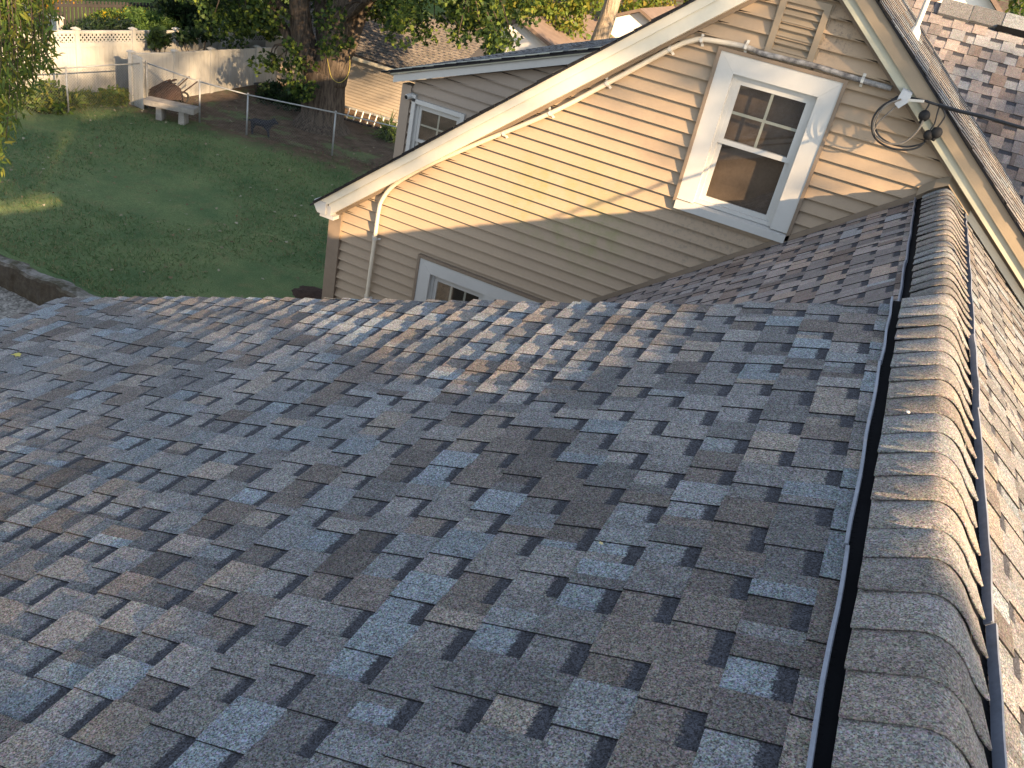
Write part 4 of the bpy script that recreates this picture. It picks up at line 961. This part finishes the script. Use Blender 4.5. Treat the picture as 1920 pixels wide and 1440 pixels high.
MAPLE = [(0, 0, 0), (.18, .28, .03), (.12, .52, .08), (.45, .34, .02), (.62, .42, .05), (.60, .16, 0), (1.0, 0, -.05), (.60, -.16, 0), (.62, -.42, .05), (.45, -.34, .02), (.12, -.52, .08), (.18, -.28, .03)]
OVAL = [(0, 0, 0), (.3, .2, .04), (.65, .2, .03), (1, 0, -.04), (.65, -.2, .03), (.3, -.2, .04)]
LANCE = [(0, 0, 0), (.25, .10, .02), (.6, .10, 0), (1, 0, -.10), (.6, -.10, 0), (.25, -.10, .02)]
BLADE = [(0, .05, 0), (.6, .03, .05), (1, 0, .15), (.6, -.03, .05), (0, -.05, 0)]
def clumps(ctrs, rads, n, seed):
    rng = np.random.default_rng(seed); out = []
    for c, r_ in zip(ctrs, rads):
        k = max(1, int(n * (np.mean(r_)) ** 2)); d_ = rng.normal(size=(k, 3)); d_ /= np.linalg.norm(d_, axis=1)[:, None]
        out.append(np.array(c) + d_ * (rng.uniform(0.35, 1, (k, 1)) ** .6) * np.array(r_ if hasattr(r_, '__len__') else (r_, r_, r_ * .75)))
    return np.concatenate(out)
GREEN = [(0.045, 0.085, 0.022), (0.060, 0.105, 0.026), (0.035, 0.070, 0.022), (0.085, 0.125, 0.028)]
LIME = [(0.13, 0.19, 0.034), (0.17, 0.215, 0.036), (0.095, 0.155, 0.030), (0.22, 0.215, 0.036)]
DARK = [(0.022, 0.045, 0.018), (0.030, 0.058, 0.020), (0.018, 0.036, 0.018)]
# big maple
mp = P(602, 240, 'Z', 0); mpl = thing("maple_tree", mp, "massive multi trunked maple with a yellow strap, centre of the yard", "tree")
U = lambda px, py, dy=0.0: P(px, py, 'Y', mp.y + dy)
mb = MB()
base = catmull([mp + Vector((0, 0, -.1)), mp + Vector((0, 0, .25)), U(606, 205), U(606, 165), U(612, 130)], 4)
rr = [1.05 - 0.36 * min(1, i / 5) for i in range(len(base))]; rr[0] = 1.2
mb.tube(base, rr, 14)
limbs = [([(600, 150), (580, 110), (566, 60), (560, 0), (548, -80), (530, -190)], .44, -.2), ([(616, 150), (630, 100), (640, 50), (650, 0), (664, -70), (690, -200)], .58, .1), ([(612, 140), (610, 90), (604, 40), (600, -20), (606, -150)], .30, .6),
         ([(620, 140), (655, 95), (668, 60), (690, 10), (730, -60)], .22, .3), ([(574, 120), (552, 88), (530, 50), (500, 0), (460, -60)], .2, -.3), ([(645, 40), (700, -10), (780, -40), (880, -60)], .16, -.8), ([(565, 50), (500, -10), (420, -40), (330, -60)], .14, -.6)]
for L, r_, dy in limbs:
    pth = catmull([U(x, y, dy * i / 2) for i, (x, y) in enumerate(L)], 4); mb.tube(pth, [r_ * (1 - 0.6 * i / len(pth)) for i in range(len(pth))], 10)
lmb = [p for L, r_, dy in limbs for p in catmull([U(x, y, dy * i / 2) for i, (x, y) in enumerate(L)], 4)[3:]]
mbt = mb
rng = np.random.default_rng(5); cl = []; cr = []
def patch(n, x0, x1, y0, y1, d0, d1, r0, r1):
    for _ in range(n):
        c = U(rng.uniform(x0, x1), rng.uniform(y0, y1), rng.uniform(d0, d1)); cl.append(tuple(c)); r_ = rng.uniform(r0, r1); cr.append((r_, r_, r_ * .7))
patch(40, 395, 540, -60, 48, -1.5, 2.5, .3, .65); patch(9, 420, 545, 40, 85, -.5, 2, .25, .45)
patch(10, 335, 400, -40, 2, -2, 1, .2, .35)
patch(46, 700, 985, -80, 35, -3.0, 2.0, .35, .8); patch(20, 740, 960, 30, 84, -2.5, 1, .25, .5); patch(6, 900, 985, 70, 102, -2.5, -1, .2, .4)
patch(22, 560, 720, -80, 40, .6, 3, .4, .8); patch(7, 600, 690, 10, 95, -1.6, -.7, .2, .4)
patch(6, 495, 556, 100, 150, -1.4, -.6, .2, .36); patch(5, 545, 600, 85, 150, -1.4, -.8, .2, .36); patch(5, 470, 520, 112, 135, -1.5, -1, .12, .25)
patch(12, 545, 585, 150, 185, -1.3, -.7, .15, .3)
patch(60, 320, 1000, -420, -80, -4, 4, .9, 1.6)
leaf_cloud("crown", clumps(cl, cr, 560, 6), 0.125, MAPLE, GREEN + LIME[:2] + DARK, 7, mpl, droop=.35)
# branches from the limbs to the leaf clumps
rg = random.Random(3)
for c in cl[::3]:
    c = Vector(c); q = min(lmb, key=lambda p: (p - c).length + (2.0 if p.z < c.z - 2.5 else 0)); m_ = q.lerp(c, .5) + Vector((rg.uniform(-.25, .25), rg.uniform(-.25, .25), rg.uniform(.1, .45)))
    if (q - c).length < 4.5: mbt.tube(catmull([q, m_, c], 4), [.045 - .0046 * i for i in range(9)], 5)
mbt.build("trunk", M['bark'], mpl, smooth=True)
# yellow strap round the trunk
mb = MB(); c = U(622, 152)
mb.tube(catmull([U(612, 100, -.35), U(616, 122, -.55), U(622, 145, -.66), U(636, 155, -.66), U(650, 145, -.5), U(656, 125, -.3), U(655, 105, -.1)], 5), 0.009, 6)
tag(mb.build("strap_loop", M['yellow'], smooth=True), "yellow hammock strap looped round the maple trunk fork", "strap")

def bush(name, label, ctr, rad_, n, size, tmpl, cols, seed, cat="bush", group=None, stem=True, flat=0.0):
    c = Vector(ctr); b0 = Vector((c.x, c.y, ground_z(c.x, c.y) - .02)); t = thing(name, b0, label, cat, group); rng = np.random.default_rng(seed)
    k = 14; cs = [tuple(np.array(c) + rng.uniform(-.7, .7, 3) * np.array(rad_)) for _ in range(k)]; rs = [tuple(np.array(rad_) * rng.uniform(.3, .55)) for _ in range(k)]
    m_ = np.mean(rad_)
    leaf_cloud("foliage", clumps(cs, rs, n / (k * (m_ * .42) ** 2), seed), size, tmpl, cols, seed, t, flat=flat)
    if stem:
        mb = MB()
        for i in range(5): q = Vector(cs[i]); mb.tube([b0, b0.lerp(q, .5) + Vector((rng.uniform(-.1, .1), 0, .1)), q], [.03, .02, .008], 5)
        mb.build("stem", M['bark'], t)
    return t
# shrubs along the fences
def atg(px, py, X=None, Y=None): return P(px, py, 'X', X) if X is not None else P(px, py, 'Y', Y)
bush("weedy_bush", "sprawling green weeds under the white fence, left of the corner post", P(100, 196, 'X', -21.1), (.7, 1.1, .42), 1500, .16, OVAL, LIME + GREEN, 21)
bush("weedy_bush", "yellowish low bush growing at the foot of the short white panel", P(208, 181, 'X', -20.9), (.5, .9, .28), 1100, .13, OVAL, LIME, 22)
bush("weedy_bush", "grassy clump by the first chain link post", P(160, 190, 'X', -20.9), (.5, .8, .3), 900, .2, BLADE, LIME + GREEN, 23)
bush("fence_vine", "dark vine spilling over the white lattice fence", P(300, 70, 'X', -21.5), (.2, .5, .36), 420, .17, MAPLE, DARK + GREEN[:1], 24, "vine")
bush("fence_vine", "thin dark vine at the far end of the white lattice fence", P(375, 62, 'X', -21.4), (.3, 1.0, .28), 300, .16, MAPLE, DARK, 25, "vine")
bush("juniper", "dark spreading juniper behind the lattice fence", P(180, 52, 'X', -23.2), (.5, 1.6, .24), 2200, .16, LANCE, DARK + [(0.03, 0.05, 0.045)], 26)
bush("feathery_bush", "light green feathery asparagus like bush behind the fence", P(285, 41, 'X', -24.0), (.5, 1.25, .42), 4200, .14, LANCE, [(0.075, 0.14, 0.035), (0.10, 0.17, 0.04), (0.06, 0.12, 0.04)], 27)
bush("flowering_bush", "bush with bright yellow flower heads near the picket fence", P(228, 33, 'X', -25.0), (.5, 1.1, .28), 1300, .13, OVAL, LIME + GREEN + [(0.55, 0.40, 0.02)], 28)
bush("flowering_bush", "orange flowering plants at the very top left of the slope", P(105, -2, 'X', -28.5), (.5, .9, .25), 700, .13, OVAL, [(0.5, 0.25, 0.03), (0.12, 0.15, 0.03)], 29)
bush("dark_shrub", "nearly black shrub behind the far end of the lattice fence", P(360, 34, 'X', -24.0), (.8, 1.6, .9), 3000, .18, OVAL, DARK, 30)
bush("dark_shrub", "shaded evergreen behind the white fence below the maple crown", P(455, 50, 'X', -23.2), (.8, 1.8, .8), 3500, .18, OVAL, DARK, 31)
bush("dark_shrub", "dim shrub between the maple trunk and the fence", P(540, 178, 'Z', 0.35), (.8, .8, .55), 1600, .16, OVAL, DARK, 32)
bush("hosta_plant", "strappy green plant by the corner of the grey house", P(730, 248, 'Z', 0.25), (.45, .3, .3), 260, .5, BLADE, GREEN + LIME[:1], 33, "plant", stem=False)
# trees beyond, in the sun
def tree(name, label, base, h, spread, nleaf, cols, seed, size=.2, bark='bark', trunk_r=.2, vis=None):
    b0 = Vector((base[0], base[1], ground_z(base[0], base[1]) - .1)); t = thing(name, b0, label, "tree"); rng = np.random.default_rng(seed)
    mb = MB(); top = b0 + Vector((rng.uniform(-.5, .5), 0, h * .9)); mid = b0.lerp(top, .5) + Vector((rng.uniform(-.3, .3), 0, 0)); mb.tube(catmull([b0, mid, top], 5), [trunk_r * (1 - .75 * i / 10) for i in range(11)], 10)
    cs = []; rs = []
    for i in range(34):
        a_ = rng.uniform(0, 2 * math.pi); q = math.sqrt(rng.uniform(.05, 1)); z = rng.uniform(.12, 1); k = math.sin(math.pi * min(1, z * .85 + .12)) * spread
        c_ = b0 + Vector((math.cos(a_) * q * k, math.sin(a_) * q * k, h * z)); cs.append(tuple(c_)); r_ = spread * rng.uniform(.2, .42); rs.append((r_, r_, r_ * .75))
        if i < 12: mb.tube([b0.lerp(top, min(.9, z * .8)), c_], [trunk_r * .3, .02], 5)
    mb.build("trunk", M[bark], t, smooth=True)
    m_ = np.mean([x[0] for x in rs]); leaf_cloud("crown", clumps(cs, rs, nleaf / (34 * m_ ** 2), seed), size, OVAL, cols, seed, t, droop=.2); return t
q = P(905, 60, 'Y', 38); tree("leafy_tree", "yellow green sunlit tree behind the white house, left of the leaning trunk", (q.x, 39), 7.5, 3.0, 9000, LIME, 61, .24)
q = P(1060, 40, 'Y', 36); tree("leafy_tree", "bright lime tree between the maple crown and the leaning pale trunk", (q.x, 37), 6.5, 2.6, 9000, LIME + [(0.2, 0.2, 0.04)], 62, .22)
q = P(1180, 10, 'Y', 48); tree("leafy_tree", "golden green tree above the small white building", (q.x, 48), 9, 4.0, 9000, LIME + [(0.24, 0.19, 0.04)], 63, .28)
q = P(1290, -20, 'Y', 52); tree("leafy_tree", "olive sunlit tree peeking over the gable's left slope", (q.x, 52), 9, 4.0, 8000, LIME + GREEN, 64, .28)
q = P(980, -60, 'Y', 56); tree("leafy_tree", "tall distant tree filling the gap above the white house", (q.x, 56), 13, 6.0, 12000, LIME + GREEN, 65, .35)
q = P(760, -60, 'Y', 50); tree("leafy_tree", "tall green tree rising behind the garage roof", (q.x, 50), 11, 5.0, 10000, GREEN + LIME, 66, .32)
q = P(480, -20, 'Y', 40); tree("leafy_tree", "deep green tree closing the view left of the maple", (q.x, 38), 10, 4.5, 10000, GREEN + DARK, 67, .28)
q = P(1900, 10, 'Y', 24); tree("leafy_tree", "sunlit tree at the top right corner beyond the ridge vent", (q.x + .9, 24), 9.5, 2.2, 5000, LIME + GREEN, 68, .2)
# leaning pale trunk and the sunlit trunk behind the maple
lt = thing("leaning_tree", P(1112, 100, 'Y', 30), "bare pale trunk leaning right behind the low shingled roof", "tree")
mb = MB(); pth = catmull([P(1100, 170, 'Y', 30), P(1118, 95, 'Y', 30), P(1135, 45, 'Y', 30), P(1152, -10, 'Y', 30), P(1175, -110, 'Y', 30.5), P(1200, -260, 'Y', 31)], 5); mb.tube(pth, [.34 - .15 * i / len(pth) for i in range(len(pth))], 12); mb.build("trunk", M['bark_pale'], lt, smooth=True)
leaf_cloud("crown", clumps([tuple(P(x, y, 'Y', 31)) for x, y in ((1150, -330), (1210, -300), (1260, -340), (1190, -400))], [(1.4, 1.4, 1)] * 4, 300, 9), .25, OVAL, LIME, 10, lt)
lt = thing("sunlit_tree", P(712, 90, 'Y', 34), "straight sunlit trunk glowing behind the garage roof", "tree")
mb = MB(); pth = [P(718, 130, 'Y', 34), P(712, 60, 'Y', 34), P(706, -10, 'Y', 34), P(700, -160, 'Y', 34)]; mb.tube(pth, [.42, .36, .32, .2], 12); mb.build("trunk", M['bark_pale'], lt, smooth=True)
leaf_cloud("crown", clumps([tuple(P(x, y, 'Y', 34)) for x, y in ((660, -230), (720, -260), (770, -220))], [(1.5, 1.5, 1)] * 3, 300, 9), .25, OVAL, LIME, 11, lt)
# unseen trees added on the sunny side, crowns shaped to shade chosen spots
def sunpt(t, e1, e2):
    S = -SUN; a = Vector((S.y * -1, S.x, 0)).normalized(); a = a if a.y > 0 else -a
    b = (Vector((0, 0, 1)) - S * S.z).normalized()
    return S * t + a * e1 + b * e2
def sun_blocker_tree(label, t, blobs, dens, seed, size):
    c0 = sunpt(t, blobs[0][0], blobs[0][1]); b0 = Vector((c0.x + 1.5, c0.y - 1.0, -.5)); th = thing("sun_blocker_tree", b0, label, "tree")
    mb = MB(); mb.tube(catmull([b0, b0.lerp(c0, .5) + Vector((.4, 0, 0)), c0], 5), [.3 - .02 * i for i in range(11)], 10); mb.build("trunk", M['bark'], th, smooth=True)
    rng = np.random.default_rng(seed); cs = []; rs = []
    for (e1, e2, r_, k, *rx) in blobs:
        for _ in range(k):
            d_ = rng.normal(size=3); d_ = d_ / np.linalg.norm(d_) * rng.random() ** .4 * r_; cs.append(tuple(sunpt(t + d_[0], e1 + d_[1], e2 + d_[2]))); q = rng.uniform(.35, .8) if not rx else rng.uniform(.5, 1) * rx[0]; rs.append((q, q, q * .8))
    leaf_cloud("crown", clumps(cs, rs, dens, seed), size, OVAL, GREEN, seed, th)
sun_blocker_tree("unseen dense tree added on the sunny side, crown shaped to shade the lawn and front roof", 26, [(-2.8, 6.9, 1.0, 80), (2.3, 8.3, .7, 20), (2.9, 9.2, .8, 16), (2.75, 7.9, .45, 20), (3.6, 8.4, .55, 26), (4.7, 8.7, .4, 8), (3.25, 7.5, .25, 9), (-1.1, 6.7, 1.0, 90), (-0.35, 6.4, .5, 50, .35), (0.55, 6.45, .32, 44, .22), (1.05, 6.4, .28, 80, .2), (1.15, 6.2, .2, 30, .2), (1.3, 6.3, .12, 40, .08), (1.5, 6.32, .12, 50, .08), (1.68, 6.37, .1, 40, .07), (3.5, 7.65, .3, 34, .22), (3.0, 7.05, .14, 60, .06), (3.35, 7.08, .1, 30, .06), (2.6, 6.95, .1, 30, .06), (2.5, 7.0, .2, 12, .2), (4.1, 8.1, .25, 20, .22)], 130, 71, .22)
sun_blocker_tree("unseen airy tree on the sunny side, crown shaped to dapple the white fences", 22, [(8.0, 10.7, 1.7, 60), (11.0, 10.9, 1.7, 60), (5.9, 7.7, .8, 18), (4.9, 9.0, .5, 6), (6.3, 9.8, .9, 26), (5.2, 9.6, .5, 7), (8.3, 7.7, .9, 18), (11, 13.2, 1.9, 70), (15.0, 10.7, .8, 16), (12.6, 9.6, .7, 14)], 130, 72, .16)
sun_blocker_tree("unseen broad tree added on the sunny side to shade the cross gable", 24, [(11.5, 6.2, 2.6, 46)], 70, 73, .2)
# drooping tree at the left edge
wt = thing("drooping_tree", (-12.5, 6.2, -.48), "drooping narrow leaved tree hanging into the left edge", "tree")
rng = np.random.default_rng(12); mb = MB(); pos = []
top0 = Vector((-12.5, 6.2, 8.5)); mb.tube(catmull([(-12.6, 6.0, -.5), (-12.5, 6.2, 3), (-12.4, 6.2, 6), top0], 4), [.22 - .012 * i for i in range(13)], 10)
for k in range(95):
    px = -25 + 120 * (rng.random() ** 1.5); yend = np.interp(px, [-30, 0, 30, 60, 85, 110], [420, 300, 225, 180, 150, 110]) * rng.uniform(.55, 1.02); X = rng.uniform(-11.6, -9.6)
    e_ = P(px, yend, 'X', X); st = P(px - rng.uniform(10, 50), -60 - rng.uniform(0, 60), 'X', X - rng.uniform(0, .6)); mid = st.lerp(e_, .5) + Vector((rng.uniform(-.1, .25), rng.uniform(-.1, .1), .1))
    pth = catmull([top0.lerp(st, .6), st, mid, e_], 6); mb.tube(pth, [.012 - .0095 * i / len(pth) for i in range(len(pth))], 5)
    for q in pth[5:]:
        for _ in range(4): pos.append(tuple(q + Vector(rng.normal(0, .055, 3))))
mb.build("trunk", M['bark'], wt, smooth=True)
leaf_cloud("crown", np.array(pos), .125, LANCE, [(0.10, 0.16, 0.034), (0.14, 0.20, 0.036), (0.075, 0.125, 0.034), (0.21, 0.22, 0.04)], 14, wt, droop=1.1)
# grass and litter
rng = np.random.default_rng(31); N = 60000
xs = rng.uniform(-22, -4.6, N); ys = 10.3 + (rng.random(N) ** 1.3) * 12.2; zz = np.array([ground_z(a_, b__) for a_, b__ in zip(xs, ys)])
keep = (np.sin(xs * 0.9 + 1.3 * np.sin(ys * 0.7)) + np.sin(ys * 1.1 + xs * 0.35) > -0.9 + 0.9 * rng.random(N)) & ~((ys - 0.16 * xs > 22.5) & (rng.random(N) > .25)); pos = np.stack([xs, ys, zz], 1)[keep]
T2 = [(0, .10, 0), (1, 0, 0), (0, -.10, 0)]
o = leaf_cloud("grass", pos, .075, [(-.1, .12, 0), (1, 0, .2), (-.1, -.12, 0)], [(0.062, 0.116, 0.046), (0.090, 0.154, 0.058), (0.132, 0.180, 0.072), (0.21, 0.195, 0.105)], 33, droop=-1.3)
tag(o, "short green lawn grass in the shade of the house", "grass", kind='stuff')
N = 420; xs = rng.uniform(-21.5, -5, N); ys = rng.uniform(10.5, 24, N); pos = np.stack([xs, ys, np.array([ground_z(a_, b__) for a_, b__ in zip(xs, ys)]) + .055], 1)
o = leaf_cloud("fallen_leaves", pos, .075, MAPLE, [(0.20, 0.17, 0.11), (0.15, 0.10, 0.055), (0.24, 0.22, 0.16), (0.12, 0.07, 0.035)], 35, flat=.9, mat='leafpaint'); tag(o, "pale fallen leaves scattered over the lawn and bare soil", "leaves", kind='stuff')
# small things lying on the roof
for nm, lb_, px, py, s_, c_ in (("fallen_leaf", "small yellow leaf on the left edge of the shingles", 41, 665, .06, (.55, .48, .12)), ("fallen_leaf", "tiny pale yellow flower on a tan shingle in mid roof", 1129, 1020, .016, (.6, .5, .25))):
    d_ = Mc.T @ np.array([px - 960, py - 720, 1600.0]); n_ = np.array(Nn); k = (np.array(A0 - Vector((0, 0, H))) @ n_ + .012) / (d_ @ n_); c = Vector(d_ * k) + Vector((0, 0, H + .006))
    tag(leaf_cloud(nm, np.array([tuple(c)]), s_, MAPLE, [c_], 5, flat=.9, mat='leafpaint'), lb_, "leaf")
mb = MB(); c = Vector((0.37, 2.63, H - 1.132)); mb.ball(c, .007, 6, sc=(1, 1.3, .35)); tag(mb.build("bird_dropping", M['white_paint'], smooth=True), "white bird dropping on a ridge cap shingle", "dropping")

# repeats of a kind share a group
GROUPS = {'leafy_tree': 'trees beyond the yard', 'dark_shrub': 'dark shrubs by the fences', 'weedy_bush': 'weeds along the chain link fence', 'fence_vine': 'vines on the lattice fence',
          'flowering_bush': 'flowering plants on the slope', 'planter_pot': 'black pots by the fence', 'sun_blocker_tree': 'unseen trees shaped to block the sun'}
for o in bpy.data.objects:
    if not o.parent and 'category' in o.keys():
        g_ = GROUPS.get(o.name.split('.')[0])
        if g_: o['group'] = g_
